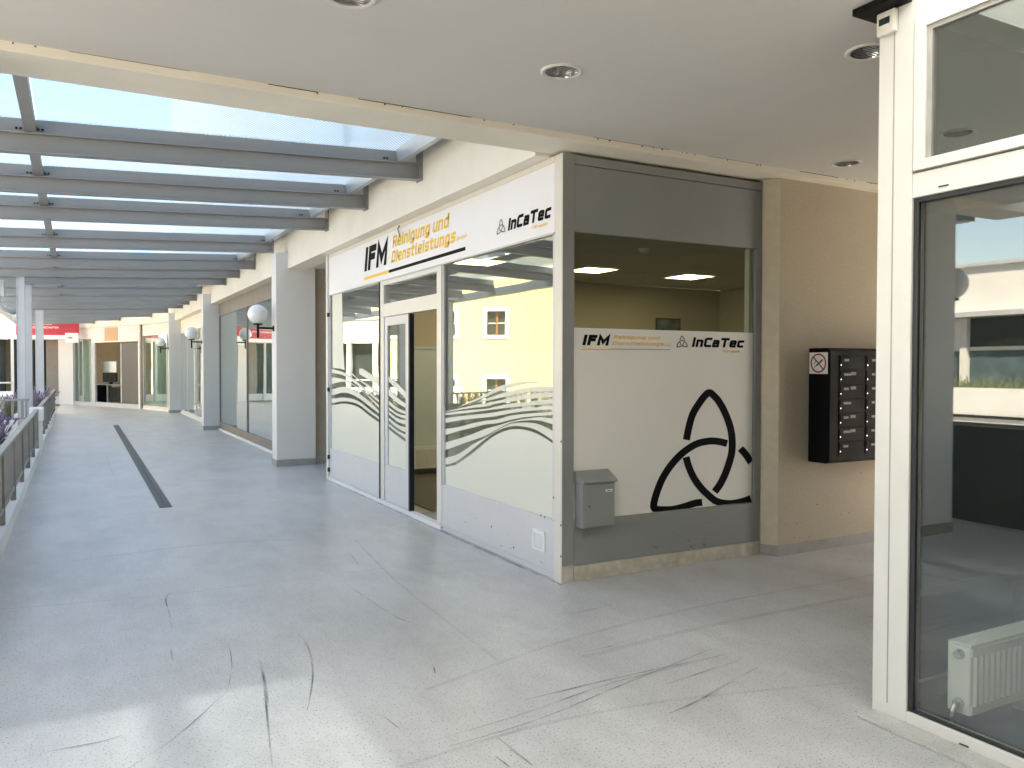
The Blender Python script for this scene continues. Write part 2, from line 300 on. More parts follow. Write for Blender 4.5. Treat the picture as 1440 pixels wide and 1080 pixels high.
for k, (w, pts) in enumerate([(0.012, [(240, 833), (233, 843), (238, 862), (242, 884)]), (0.009, [(240, 912), (243, 930)]), (0.014, [(420, 892), (434, 912), (440, 950), (432, 1000)]), (0.013, [(364, 928), (371, 960), (376, 1010), (383, 1080)]),
          (0.012, [(367, 930), (374, 965), (377, 990)]), (0.01, [(180, 1082), (250, 1035), (320, 972)]), (0.007, [(320, 972), (326, 935), (321, 905)]), (0.01, [(0, 1078), (70, 1058), (150, 1042), (215, 1020)]), (0.009, [(480, 817), (520, 845), (560, 870), (595, 881)]),
          (0.016, [(740, 985), (790, 973), (860, 956), (1018, 922)]), (0.012, [(630, 1052), (760, 1012), (880, 962), (1000, 914)]), (0.012, [(600, 1046), (740, 1004), (860, 962), (1010, 925)]), (0.018, [(935, 1008), (985, 985), (1030, 959), (1066, 940)]),
          (0.014, [(940, 963), (985, 948), (1037, 931)]), (0.012, [(780, 866), (820, 861), (862, 851)]), (0.01, [(815, 919), (860, 910), (905, 894)]), (0.013, [(1205, 874), (1228, 868)]), (0.012, [(700, 1040), (725, 1060), (750, 1080)]), (0.01, [(696, 1066), (718, 1082)]),
          (0.01, [(538, 1008), (552, 1020), (563, 1028)]), (0.006, [(486, 772), (497, 786), (505, 797)]), (0.006, [(163, 676), (152, 650), (150, 638)]), (0.008, [(1020, 802), (1032, 803)]), (0.012, [(610, 940), (612, 950)])]):
    ribbon(mb, [fl(*p)[:2] for p in pts], w, mz+0.0004*k)
tag(mb.build('scuff_marks', 'scuff', floor), kind='stuff')
mb = MB()
for k, (w, pts) in enumerate([(0.02, [(0, 857), (240, 836), (480, 806), (640, 790), (760, 784)]), (0.03, [(600, 970), (800, 900), (1000, 850), (1230, 808)]), (0.05, [(820, 925), (1000, 880), (1228, 835)]), (0.025, [(560, 1080), (760, 1020), (950, 985), (1200, 960)]), (0.015, [(160, 735), (320, 700), (480, 690)]),
          (0.012, [(225, 612), (290, 650), (298, 664)]), (0.04, [(420, 760), (300, 765), (100, 790)]), (0.02, [(500, 760), (560, 820), (700, 930)])]):
    ribbon(mb, [fl(*p)[:2] for p in pts], w, 0.012+0.0004*k-0.0105, False)
tag(mb.build('faint_wear_lines', 'scuff_soft', floor), kind='stuff')

# ------------------------------------------------------------------ the arcade building: lintel wall, storeys added above for shade
bld = thing('arcade_building', 'long cream plastered arcade building with storeys added above to shade the walkway', 'building', (8, 20, 0))
B(3.02, 3.32, 5.23, 30.0, 3.17, 4.3).build('lintel_wall', 'cream', bld)
path = [(3.02, 30.0), (2.50, 32.4), (0.68, 36.9), (-0.12, 38.45), (-0.7, 38.9), (-2.4, 38.7), (-4.0, 37.7), (-5.9, 35.6)]
mb = MB()
for a, b in zip(path[:3], path[1:4]): mb.obox(b, a, 0.3, 3.17, 4.3)
mb.build('curved_lintel', 'cream', bld)
B(3.33, 14, 5.24, 33.5, 3.34, 12).build('shade_storeys', 'upper', bld)  # storeys put in and sized to keep the arcade out of the sun
B(-1.7, 14, 2.4, 5.2, 3.56, 12).build('bridge_sun_block', 'upper', bld)  # unseen mass added over the soffit to block sun on the canopy
B(3.33, 14, 33.51, 45, 3.34, 4.6).build('flat_roof', 'upper', bld)
B(3.33, 14, 5.3, 25.99, 3.20, 3.33).build('floor_slab', 'ceil', bld)
B(9.5, 9.7, 13.5, 46, 0, 3.2).build('rear_wall', 'paleroom', bld)
MB().prism([(p[0], p[1], 3.18) for p in [(3.33, 26.0), (3.33, 30.0), (2.82, 32.5), (1.0, 37.0), (0.2, 38.75), (-0.6, 39.2), (-2.35, 39.0), (-4.2, 38.0), (-6.1, 35.95), (-9.5, 39), (-4, 45.9), (14, 45.9), (14, 26.0)]], (0, 0, 0.14)).build('far_roof', 'ceil', bld)
B(-5, 9.7, 45.5, 45.8, 0, 3.17).build('north_wall', 'tan', bld)
tag(B(-2.2, 9.0, 4.83, 5.22, 3.19, 3.72).build('roof_edge_beam', 'cream', bevel=0.006), 'cream concrete edge beam crossing under the glass roof', 'beam')

reb = bpy.data.objects['roof_edge_beam']
mb = MB(); random.seed(3)
x = -0.6
while x < 8.5:                                   # open joint between soffit and beam, broken into cracks
    L = random.uniform(0.08, 0.9)
    if random.random() < 0.75: mb.box(x, x+L, 4.8275, 4.8295, 3.2375-random.uniform(0, 0.003), 3.2395)
    x += L+random.uniform(0.02, 0.5)
for k in range(26):
    x = random.uniform(-0.5, 7); mb.box(x, x+random.uniform(0.006, 0.014), 4.8275, 4.8292, 3.231-random.uniform(0, 0.006), 3.238)
tag(mb.build('joint_cracks', 'dirt_line', reb), kind='stuff')
mb = MB()
for x0, y0, a, n in ((1.5, 4.4, 0.4, 16), (2.9, 4.75, -0.2, 12), (0.9, 3.6, 0.1, 8), (4.4, 4.1, 0.9, 10)):   # hairline cracks in the soffit paint
    p = Vector((x0, y0))
    for i in range(n):
        a += random.uniform(-0.5, 0.5); q = p+Vector((math.cos(a), math.sin(a)))*0.06; nn = Vector((-(q-p).y, (q-p).x)).normalized()*0.0012
        mb.quad((p.x+nn.x, p.y+nn.y, 3.2392), (q.x+nn.x, q.y+nn.y, 3.2392), (q.x-nn.x, q.y-nn.y, 3.2392), (p.x-nn.x, p.y-nn.y, 3.2392)); p = q
hair = mb

# downlights
dl = thing('downlight', 'round recessed downlight in the middle of the ceiling', 'ceiling light', tuple(fl(790, 100, 3.24)), 'recessed downlights in the soffit')
L = Vector(dl.location)
MB().lathe([(0.118, -0.0), (0.118, -0.008), (0.108, -0.012), (0.092, -0.006), (0.09, 0.0)], L, 32).build('trim_ring', 'whiteframe', dl, smooth=True)
MB().lathe([(0.09, -0.002), (0.082, 0.03), (0.06, 0.06), (0.0, 0.07)], (L.x, L.y, L.z-0.004), 32).build('reflector', 'chrome', dl, smooth=True)
MB().lathe([(0.03, 0.0), (0.028, 0.03), (0.0, 0.045)], (L.x, L.y, L.z+0.012), 16).build('bulb', 'opal', dl, smooth=True)
mb = MB()
for i in range(-3, 4): mb.box(L.x-0.085*math.sqrt(1-(i/4.2)**2), L.x+0.085*math.sqrt(1-(i/4.2)**2), L.y+i*0.021-0.0015, L.y+i*0.021+0.0015, L.z-0.006, L.z-0.001)
mb.build('louvre', 'steel', dl)
MB().lathe([(0.104, 0.0), (0.104, 0.075), (0.0, 0.076)], (L.x, L.y, L.z+0.001), 24).build('housing', 'alu', dl)
for q, lb in (((1222, 72), 'round louvred downlight half hidden behind the white frame post'), ((1190, 229), 'small looking downlight near the stucco wall corner'), ((493, -6), 'downlight cut off by the top edge of the view')):
    dup(dl, tuple(fl(*q, 3.24)), label=lb)
# cut the soffit open where the downlights sit
for o in [o for o in bpy.data.objects if o.name.startswith('downlight')]:
    cut = MB().lathe([(0.0, -0.05), (0.103, -0.05), (0.103, 0.08), (0.0, 0.08)], (o.location.x, o.location.y, 3.24), 32).build('cutter', 'ceil')
    bo = ceiling.modifiers.new('hole', 'BOOLEAN'); bo.object = cut; bo.operation = 'DIFFERENCE'; bo.solver = 'EXACT'
dg = bpy.context.evaluated_depsgraph_get(); me = bpy.data.meshes.new_from_object(ceiling.evaluated_get(dg)); ceiling.modifiers.clear(); ceiling.data = me
for o in [o for o in bpy.data.objects if o.name.startswith('cutter')]: bpy.data.objects.remove(o)

tag(hair.build('hairline_cracks', 'scuff_soft', ceiling), kind='stuff')
# ------------------------------------------------------------------ glass canopy
can = thing('glass_canopy', 'sloping wired glass canopy on grey steel rafters over the walkway', 'canopy', (1, 15, 3.4))
SL = 0.046
def zr(x): return 3.44-SL*(3.02-x)
rys = [(7.5, 3.02), (9.17, 3.02), (10.84, 3.02), (13.33, 2.83), (15.83, 3.02), (17.5, 3.02), (19.17, 3.02), (21.67, 2.83), (24.17, 3.02), (25.83, 3.02), (27.5, 3.02), (30.0, 2.83), (32.4, 2.48), (34.7, 1.55), (36.8, 0.7), (38.3, -0.1)]
XL = -1.75
def slop(mb, x0, x1, y0, y1, a, b):
    """sloping bar in x: bottom at zr+a, top at zr+b"""
    n = len(mb.v)
    for x in (x0, x1): mb.v += [(x, y0, zr(x)+a), (x, y1, zr(x)+a), (x, y1, zr(x)+b), (x, y0, zr(x)+b)]
    mb.f += [tuple(n+i for i in q) for q in ((0, 1, 2, 3), (7, 6, 5, 4), (0, 4, 5, 1), (1, 5, 6, 2), (2, 6, 7, 3), (3, 7, 4, 0))]
for y, x1 in rys:
    mb = MB(); slop(mb, XL, x1-0.014, y-0.05, y+0.05, 0.0, 0.012); slop(mb, XL, x1-0.014, y-0.006, y+0.006, 0.012, 0.148); slop(mb, XL, x1-0.014, y-0.05, y+0.05, 0.148, 0.16)
    r = mb.build('rafter', 'steel', can)
    if y < 20:
        for bx in (-0.3, 2.74):
            bt = MB()
            for dx in (-0.09, -0.06, 0.06, 0.09): bt.box(bx+dx-0.007, bx+dx+0.007, y+0.002, y+0.0145, zr(bx+dx)+0.19, zr(bx+dx)+0.204)
            tag(bt.build('bolt_row', 'blackmat', r), kind='stuff')
    e = B(x1-0.014, x1-0.002, y-0.075, y+0.075, zr(x1)-0.012, zr(x1)+0.30)
    e.box(x1-0.03, x1-0.0145, y-0.066, y-0.052, zr(x1)+0.02, zr(x1)+0.034).box(x1-0.03, x1-0.0145, y-0.066, y-0.052, zr(x1)+0.13, zr(x1)+0.144)
    e.build('end_plate', 'blackmat' if False else 'steel', r)
    xe = min(2.79, x1-0.12)
    mb = MB(); slop(mb, XL, xe, y+0.015, y+0.105, 0.162, 0.275)
    mb.build('glazing_bar', 'steel', can)
ys = [5.23]+[y for y, x in rys]
for i in range(len(ys)-1):
    a, b = ys[i]+(0.106 if i else 0.0), ys[i+1]+0.014
    xe = min(2.79, (rys[i-1][1] if i else 3.02)-0.12, rys[i][1]-0.12)
    # aluminium edge profile along the wall, purlin in the middle, both between the glazing bars
    MB().prism([(xe, a, zr(xe)+0.162), (xe+0.05, a, zr(xe)+0.162), (xe+0.05, a, zr(xe)+0.285), (xe-0.02, a, zr(xe)+0.285)], (0, b-a, 0)).build('edge_profile', 'alu', can)
    mb = B(-0.335, -0.255, a, b, zr(-0.3)+0.165, zr(-0.3)+0.255); mb.build('purlin', 'steel', can)
    for x0, x1 in ((-0.25, xe-0.024), (XL, -0.34)):
        mb = MB(); slop(mb, x0, x1, ys[i]+0.02, ys[i+1]+0.01, 0.279, 0.287); mb.build('roof_pane', 'wired', can)
MB().prism([(XL-0.2, 5.3, 3.17), (XL-0.02, 5.3, 3.17), (XL-0.02, 5.3, 3.33), (XL-0.03, 5.3, 3.33), (XL-0.03, 5.3, 3.18), (XL-0.19, 5.3, 3.18), (XL-0.19, 5.3, 3.33), (XL-0.2, 5.3, 3.33)], (0, 33.2, 0)).build('gutter', 'post', can)
B(-1.42, -1.14, 17.7, 18.0, 2.9, 3.2).build('outlet_box', 'post', can, bevel=0.01)
MB().tube([(-1.25, 17.85, 2.9), (-1.25, 17.85, 2.8), (-1.2, 17.87, 2.7), (-1.1, 17.95, 2.64), (-1.0, 18.05, 2.62)], 0.04, 12).build('downpipe', 'post', can, smooth=True)

B(2.80, 3.018, 5.23, 29.9, 3.725, 3.74).build('wall_flashing', 'alu', can)
sc_ = thing('south_sun_mask', 'unseen roof with a glass strip, added to shape the sun patch', 'roof', (0.8, -1.5, 3.6))  # added out of view to shape the sun on the near floor
xs_ = [-1.7, -0.36, 0.54, 1.44, 2.40, 3.22]
for x in xs_: B(x-0.07, x+0.07, 0.6, 2.29, 3.5, 3.6).build('glazing_bar', 'steel', sc_)  # bars spaced to cast the dark band between the sun patches
for xa, xb in zip(xs_, xs_[1:]): B(xa, xb, 0.601, 2.29, 3.601, 3.61).build('roof_pane', 'sun_patch_glass', sc_)
B(-1.7, 3.24, -5, 0.599, 3.3, 3.7).build('shade_slab', 'ceil', sc_)  # unseen slab added to cut light from behind
B(-1.72, -1.6, -5, 1.5, 0.0, 3.29).build('side_wall', 'cream', sc_)  # unseen wall added to hold back light from the courtyard side
tag(B(-1.7, 3.2, -5.2, -5.01, 0.0, 3.7).build('south_wall', 'cream'), 'unseen cream wall added behind the viewpoint to cut the light', 'wall')  # added to darken the near side of the walkway

# steel posts of the canopy (H sections)
def post(x, y, w, label):
    t = thing('steel_post', label, 'post', (x, y, 0), 'steel posts carrying the glass canopy')
    zt = zr(x)
    B(x-w/2, x-w/2+0.012, y-w/2, y+w/2, 0.0, zt-0.012).box(x+w/2-0.012, x+w/2, y-w/2, y+w/2, 0.0, zt-0.012).box(x-w/2+0.0125, x+w/2-0.0125, y-w/2+0.01, y-w/2+0.025, 0.0, zt-0.012).build('shaft', 'post', t)
    B(x-w/2-0.03, x+w/2+0.03, y-w/2-0.03, y+w/2+0.03, zt-0.011, zt-0.001).build('head_plate', 'steel', t)
    return t
post(-0.87, 17.5, 0.13, 'grey steel post rising behind the first railing, nearest to us')
post(-0.86, 19.17, 0.20, 'wide pale steel post standing just behind the nearest post')
post(-0.90, 27.5, 0.20, 'grey steel post in front of the red sign')

post(-1.70, 18.1, 0.12, 'steel post under the gutter, seen mirrored in the big front pane')
# ------------------------------------------------------------------ columns and wall lamps
def column(y, x0, x1, d, label):
    t = thing('concrete_column', label, 'column', ((x0+x1)/2, y, 0), 'columns of the arcade')
    B(x0, x1, y, y+d, 0.1, 3.42).build('shaft', 'column', t, bevel=0.008)
    B(x0-0.004, x1+0.004, y-0.004, y+d+0.004, 0.0, 0.099).build('skirting', 'skirt', t)
    return t
column(13.15, 2.83, 3.46, 0.33, 'broad white column beside the lettered shop front')
column(21.5, 2.83, 3.3, 0.33, 'middle white column between the two shop windows')
column(29.85, 2.83, 3.3, 0.33, 'farthest white column before the open door')
lp = thing('wall_lamp', 'white globe lamp on a black bracket on the nearest column', 'wall lamp', (2.83, 13.32, 2.22), 'globe lamps on the columns')
gx = 2.58
MB().lathe([(0.158*math.sin(math.pi*k/24), -0.158*math.cos(math.pi*k/24)) for k in range(25)], (gx, 13.32, 2.435), 36).build('globe', 'opal', lp, smooth=True)
MB().lathe([(0.0, 0.0), (0.07, 0.0), (0.075, 0.018), (0.0, 0.03)], (gx, 13.32, 2.265), 24).build('globe_holder', 'blackmat', lp, smooth=False)
B(gx-0.017, gx+0.017, 13.303, 13.337, 2.06, 2.264).build('stem', 'blackmat', lp, bevel=0.002)
B(gx+0.018, 2.815, 13.303, 13.337, 2.2, 2.234).build('arm', 'blackmat', lp, bevel=0.002)
B(2.8155, 2.829, 13.27, 13.37, 2.17, 2.26).build('wall_plate', 'blackmat', lp, bevel=0.002)
dup(lp, (2.83, 21.68, 2.22), label='white globe lamp on the middle column, mirrored in the shop window')
dup(lp, (2.83, 30.0, 2.22), label='small far globe lamp in front of the farthest column')
# column and lamp at the outer corner of the slab (they appear mirrored in the glass on the right)
oc = thing('concrete_column', 'square outer column under the roof edge, seen as a dark reflection', 'column', (-0.7, 5.0, 0), 'columns of the arcade')
B(-0.94, -0.48, 4.86, 5.2, 0.1, 3.185).build('shaft', 'column', oc, bevel=0.008); B(-0.945, -0.475, 4.855, 5.205, 0.0, 0.099).build('skirting', 'skirt', oc)
B(-1.7, -0.562, 2.3, 5.3, -0.3, -0.001).build('footing', 'floor', oc)
dup(lp, (-0.88, 5.03, 2.22), label='globe lamp on the outer column, seen only in reflection')

# ------------------------------------------------------------------ lettering
G = {
 'I': (0, [[(0, 0), (0, 1)]]), 'F': (.5, [[(0, 0), (0, 1), (.5, 1)], [(0, .55), (.42, .55)]]), 'M': (.78, [[(0, 0), (0, 1), (.39, .22), (.78, 1), (.78, 0)]]),
 'n': (.45, [[(0, 0), (0, .72), (.37, .72), (.45, .63), (.45, 0)]]), 'C': (.5, [[(.5, 1), (.1, 1), (0, .9), (0, .1), (.1, 0), (.5, 0)]]),
 'a': (.45, [[(.04, .72), (.38, .72), (.45, .64), (.45, 0), (0, 0), (0, .38), (.43, .38)]]), 'T': (.62, [[(0, 1), (.62, 1)], [(.31, 1), (.31, 0)]]),
 'e': (.45, [[(.43, 0), (.08, 0), (0, .08), (0, .64), (.08, .72), (.37, .72), (.45, .64), (.45, .36), (.02, .36)]]), 'c': (.42, [[(.42, .72), (.08, .72), (0, .64), (0, .08), (.08, 0), (.42, 0)]]),
 'R': (.52, [[(0, 0), (0, 1), (.42, 1), (.5, .92), (.5, .55), (.42, .47), (.02, .47)], [(.26, .47), (.52, 0)]]), 'i': (0, [[(0, 0), (0, .72)], [(0, .86), (0, 1)]]),
 'g': (.45, [[(.43, .0), (.08, 0), (0, .08), (0, .64), (.08, .72), (.45, .72), (.45, -.18), (.37, -.27), (.03, -.27)]]), 'u': (.45, [[(0, .72), (0, .08), (.08, 0), (.45, 0), (.45, .72)]]),
 'd': (.45, [[(.43, .72), (.08, .72), (0, .64), (0, .08), (.08, 0), (.45, 0), (.45, 1)]]), 'D': (.52, [[(0, .02), (0, 1), (.42, 1), (.52, .9), (.52, .1), (.42, 0), (.02, 0)]]),
 's': (.42, [[(.42, .72), (.07, .72), (0, .65), (0, .43), (.07, .36), (.35, .36), (.42, .29), (.42, .07), (.35, 0), (0, 0)]]), 't': (.34, [[(.1, .95), (.1, .08), (.18, 0), (.34, 0)], [(-.02, .72), (.34, .72)]]),
 'l': (.12, [[(0, 1), (0, .08), (.08, 0), (.14, 0)]]), 'G': (.52, [[(.5, 1), (.1, 1), (0, .9), (0, .1), (.1, 0), (.52, 0), (.52, .5), (.28, .5)]]),
 'm': (.74, [[(0, 0), (0, .72), (.66, .72), (.74, .64), (.74, 0)], [(.37, .72), (.37, 0)]]), 'b': (.45, [[(0, 1), (0, 0), (.37, 0), (.45, .08), (.45, .64), (.37, .72), (.02, .72)]]),
 'H': (.5, [[(0, 0), (0, 1)], [(.5, 0), (.5, 1)], [(0, .5), (.5, .5)]]), 'r': (.3, [[(0, 0), (0, .72), (.3, .72)]]), 'p': (.45, [[(0, -.27), (0, .72), (.37, .72), (.45, .64), (.45, .08), (.37, 0), (.02, 0)]]), '1': (.14, [[(0, .86), (.14, 1), (.14, 0)]]), ' ': (.2, []),
}
def strokes(pts, w, cap=0.5):
    """mitred ribbon along a polyline: list of quads in 2-D"""
    P = [Vector(p) for p in pts]; n = len(P); L = []
    for i in range(n):
        d0 = (P[i]-P[i-1]).normalized() if i else None; d1 = (P[i+1]-P[i]).normalized() if i < n-1 else None
        d0 = d0 or d1; d1 = d1 or d0
        n0 = Vector((-d0.y, d0.x)); n1 = Vector((-d1.y, d1.x)); m = n0+n1
        m = m.normalized() if m.length > 1e-6 else n0
        k = min(1/max(m.dot(n0), 0.3), 2.2)
        p = P[i]
        if i == 0: p = p-d1*w*cap
        if i == n-1: p = p+d0*w*cap
        L.append((p+m*k*w/2, p-m*k*w/2))
    return [(a[0], b[0], b[1], a[1]) for a, b in zip(L, L[1:])]
def lettering(name, text, m, parent, to3d, s0, s1, z0, z1, w=0.16, gap=0.13, shear=0.18, lift=0.0015):
    """text between s0 and s1 (metres along the surface), cap height z0..z1; to3d(s, z, lift) -> point"""
    x = w/2; quads = []; j = 0
    for ch in text:
        adv, ss = G[ch]
        for st in ss:
            for q in strokes([(x+a, b*(1-w)+w/2) for a, b in st], w): quads.append([(p.x+shear*p.y, p.y, j % 3) for p in q])
            j += 1
        x += adv+(w+gap if ch != ' ' else gap)
    xs = [p[0] for q in quads for p in q]; a, b = min(xs), max(xs)
    mb = MB()
    for q in quads: mb.quad(*[to3d(s0+(p[0]-a)/(b-a)*(s1-s0), z0+p[1]*(z1-z0), lift+0.0003*p[2]) for p in q])
    return mb.build(name, m, parent)
TQ = [[(365, 480), (385, 380), (415, 280), (470, 190), (510, 140), (540, 120), (570, 140), (610, 185), (655, 265), (695, 370), (712, 460), (712, 560), (695, 640), (660, 740), (620, 820), (580, 875)],
      [(675, 508), (610, 492), (540, 489), (450, 508), (370, 553), (300, 613), (235, 690), (180, 780), (140, 880), (117, 965), (120, 1000), (150, 1010), (210, 1012), (270, 1008), (350, 988), (430, 962), (485, 955)],
      [(362, 610), (385, 690), (425, 775), (480, 850), (540, 908), (600, 950), (690, 965), (780, 952), (858, 925)], [(775, 545), (815, 590), (858, 655)]]
TQ_FULL = TQ[:2]+[[(362, 610), (385, 690), (425, 775), (480, 850), (540, 908), (600, 945), (690, 965), (790, 975), (900, 985), (965, 975), (968, 930), (940, 830), (890, 720), (830, 620), (775, 552)]]
def smooth2(pts, k=5):
    P = [Vector(p) for p in pts]; Q = []
    for i in range(len(P)-1):
        p0, p1, p2, p3 = P[max(i-1, 0)], P[i], P[i+1], P[min(i+2, len(P)-1)]
        for j in range(k):
            t = j/k; Q.append(0.5*((2*p1)+(p2-p0)*t+(2*p0-5*p1+4*p2-p3)*t*t+(3*p1-p0-3*p2+p3)*t**3))
    return Q+[P[-1]]
def knot(name, parent, to3d, s0, s1, z0, z1, w=62):
    mb = MB(); a, b, c, d = 90, 995, 1040, 90
    for i, st in enumerate(TQ_FULL):
        for q in strokes(smooth2(st), w, 0): mb.quad(*[to3d(s0+(p.x-a)/(b-a)*(s1-s0), z0+(c-p.y)/(c-d)*(z1-z0), 0.0015+0.0003*i) for p in q])
    return mb.build(name, 'ink', parent)

# ------------------------------------------------------------------ the lettered corner shop
FX, FY = 3.15, 5.056
shop = thing('corner_shop_front', 'corner shop front with wave film glass and white lettered sign board', 'shop front', (FX, FY, 0))
B(FX-0.02, FX+0.10, 11.25, 11.33, 0.0, 3.165).build('end_post', 'whiteframe', shop, bevel=0.004)
B(FX, FX+0.08, 5.165, 11.245, 3.122, 3.168).build('top_rail', 'frame', shop, bevel=0.003)
sgn = B(FX+0.002, FX+0.06, 5.165, 11.245, 2.607, 3.12).build('sign_board', 'sign', shop)
B(FX-0.003, FX+0.06, 5.165, 11.245, 2.592, 2.606).build('sign_trim', 'alu', shop)
B(FX, FX+0.105, FY, 5.16, 0.0, 3.168).build('corner_post', 'frame', shop, bevel=0.002)
B(FX+0.005, FX+0.103, FY-0.004, FY-0.001, 0.125, 3.165).build('corner_post_cladding', 'grey', shop)
B(FX+0.005, FX+0.103, FY-0.004, FY-0.001, 0.004, 0.122).build('corner_post_foot', 'concrete', shop)
B(FX, FX+0.07, 8.955, 9.075, 0.05, 2.59).build('mullion', 'frame', shop, bevel=0.003)
B(FX, FX+0.07, 7.275, 7.395, 0.05, 2.59).build('mullion', 'frame', shop, bevel=0.003)
B(FX+0.002, FX+0.075, 7.396, 8.954, 2.175, 2.325).build('door_header', 'frame', shop, bevel=0.003)
B(FX+0.002, FX+0.075, 7.396, 8.954, 2.54, 2.59).build('fanlight_rail', 'frame', shop, bevel=0.003)
B(FX+0.03, FX+0.038, 7.396, 8.954, 2.326, 2.539).build('fanlight', 'glass_shop', shop)
for y0, y1 in ((9.08, 11.245), (5.165, 7.27)):
    B(FX+0.004, FX+0.05, y0, y1, 0.05, 0.44).build('kick_panel', 'lightgrey', shop, bevel=0.003)
    B(FX+0.03, FX+0.038, y0+0.001, y1-0.001, 0.445, 2.588).build('shop_pane', 'glass_shop', shop)
    B(FX+0.006, FX+0.029, y0, y0+0.03, 0.445, 2.588).box(FX+0.006, FX+0.029, y1-0.03, y1, 0.445, 2.588).box(FX+0.0062, FX+0.0288, y0+0.0302, y1-0.0302, 0.441, 0.452).build('glazing_bead', 'lightgrey', shop)
B(FX-0.012, FX+0.06, 7.275, 11.30, 0.0, 0.045).build('white_base_strip', 'white', shop)
B(FX+0.004, FX+0.06, 5.165, 7.27, 0.004, 0.048).build('base_strip', 'lightgrey', shop)
# sliding door leaf
leaf = B(FX+0.012, FX+0.052, 8.185, 8.285, 0.05, 2.17).box(FX+0.012, FX+0.052, 8.86, 8.95, 0.05, 2.17).box(FX+0.0122, FX+0.0518, 8.2852, 8.8598, 2.07, 2.1698).box(FX+0.0122, FX+0.0518, 8.2852, 8.8598, 0.0502, 0.47).build('door_leaf', 'lightgrey', shop)
B(FX+0.03, FX+0.037, 8.286, 8.859, 0.471, 2.069).build('door_pane', 'glass_shop', leaf)
B(FX+0.005, FX+0.06, 8.15, 8.184, 0.03, 2.17).build('door_edge', 'navy', leaf)
B(FX-0.03, FX+0.011, 8.21, 8.235, 0.95, 1.6).build('pull_handle', 'alu', leaf) if False else None
B(FX, FX+0.30, 7.4, 8.15, 0.0, 0.018).build('threshold', 'skirt', shop)
# ventilation grille in the kick panel
vp = [on(750, 744, 0, FX), on(767, 777, 0, FX)]; vy0, vy1, vz0, vz1 = 5.29, 5.465, 0.182, 0.338
vg = B(FX-0.012, FX+0.003, vy0, vy0+0.02, vz0, vz1).box(FX-0.012, FX+0.003, vy1-0.02, vy1, vz0, vz1).box(FX-0.0118, FX+0.003, vy0+0.0202, vy1-0.0202, vz0, vz0+0.02).box(FX-0.0118, FX+0.003, vy0+0.0202, vy1-0.0202, vz1-0.02, vz1).build('vent_grille', 'white', shop)
B(FX+0.0005, FX+0.0032, vy0+0.0205, vy1-0.0205, vz0+0.0205, vz1-0.0205).build('slat_shade', 'dark', vg)  # dark sheet stands in for shade between the slats
for i in range(7):
    z = vz0+0.027+i*0.0165
    MB().prism([(FX-0.011, vy0+0.0205, z), (FX-0.009, vy0+0.0205, z-0.003), (FX+0.003, vy0+0.0205, z+0.008), (FX+0.001, vy0+0.0205, z+0.011)], (0, vy1-vy0-0.041, 0)).build('slat', 'white', vg)

for z in (0.30, 0.12, 1.25, 2.3): B(FX-0.028, FX+0.003, 11.222, 11.249, z, z+0.055).build('hinge', 'dark', shop)
for y, z in ((5.36, 0.455), (5.30, 0.452), (5.175, 0.62), (5.062, 0.43), (5.062, 0.20), (7.25, 0.03), (6.2, 0.22), (5.8, 0.12), (5.062, 1.05)):
    MB().lathe([(0.0, -0.004), (0.006, -0.004), (0.008, 0.0)], (FX+(0.004 if 5.1 < y < 7.2 else 0), y, z), 7, 'x').build('screw', 'dark', shop)
B(FX-0.0135, FX+0.003, 9.078, 9.084, 0.05, 2.59).build('joint', 'dark', shop); B(FX+0.001, FX+0.004, 7.271, 7.2745, 0.446, 2.588).build('joint', 'dark', shop)
# side face (to the right of the corner)
B(3.258, 5.15, FY+0.002, FY+0.05, 3.10, 3.166).build('header_rail', 'grey', shop, bevel=0.002)
B(3.258, 5.15, FY+0.004, FY+0.05, 2.605, 3.094).build('header_panel', 'grey', shop, bevel=0.002)
B(5.08, 5.15, FY+0.002, FY+0.05, 0.447, 2.603).build('side_jamb', 'grey', shop, bevel=0.002)
B(3.258, 5.15, FY+0.004, FY+0.05, 0.115, 0.443).build('side_kick_panel', 'grey', shop, bevel=0.002)
B(3.262, 5.15, FY-0.002, FY+0.05, 0.0, 0.113).build('concrete_plinth', 'concrete', shop, bevel=0.003)
B(3.258, 5.079, FY+0.028, FY+0.036, 0.446, 2.603).build('side_pane', 'glass_side', shop)
B(5.040, 5.078, FY+0.037, FY+0.09, 0.446, 2.603).build('bright_reveal', 'white', shop)
film = B(3.262, 5.072, FY+0.022, FY+0.0265, 0.450, 1.893).build('privacy_film', 'filmw', shop)
def side(s, z, l): return (s, FY+0.0218-l, z)
mb = MB()
def inplane(p): return on(900+p[0]/5.4, 530+p[1]/5.4, 1, FY)
for i, st in enumerate(TQ):
    for q in strokes(smooth2(st), 54, 0):
        mb.quad(*[((lambda v: (min(v.x, 5.070), FY+0.0203-0.0004*i, max(v.z, 0.452)))(inplane(p))) for p in q])
mb.build('trefoil_emblem', 'ink', film)
def cs(X, Y): v = on(810+X/5.54, 460+Y/5.54, 1, FY); return v.x, v.z
def side_text(name, text, m, X0, X1, Ytop, Ybot, **k):
    a, z1 = cs(X0, Ytop); b, z0 = cs(X1, Ybot); lettering(name, text, m, film, side, a, b, z0, z1, **k)
side_text('lettering', 'IFM', 'ink', 60, 280, 57, 144, w=0.30, gap=0.12, shear=0.22)
side_text('lettering', 'Reinigung und', 'amber', 305, 668, 62, 97, w=0.17)
side_text('lettering', 'Dienstleistungs', 'amber', 295, 697, 110, 145, w=0.17)
side_text('lettering', 'GmbH', 'amber', 703, 748, 139, 149, w=0.13)
side_text('lettering', 'InCaTec', 'ink', 915, 1325, 78, 161, w=0.25, gap=0.1, shear=0.2)
side_text('lettering', '1 Gruppe', 'amber', 1150, 1290, 176, 196, w=0.16)
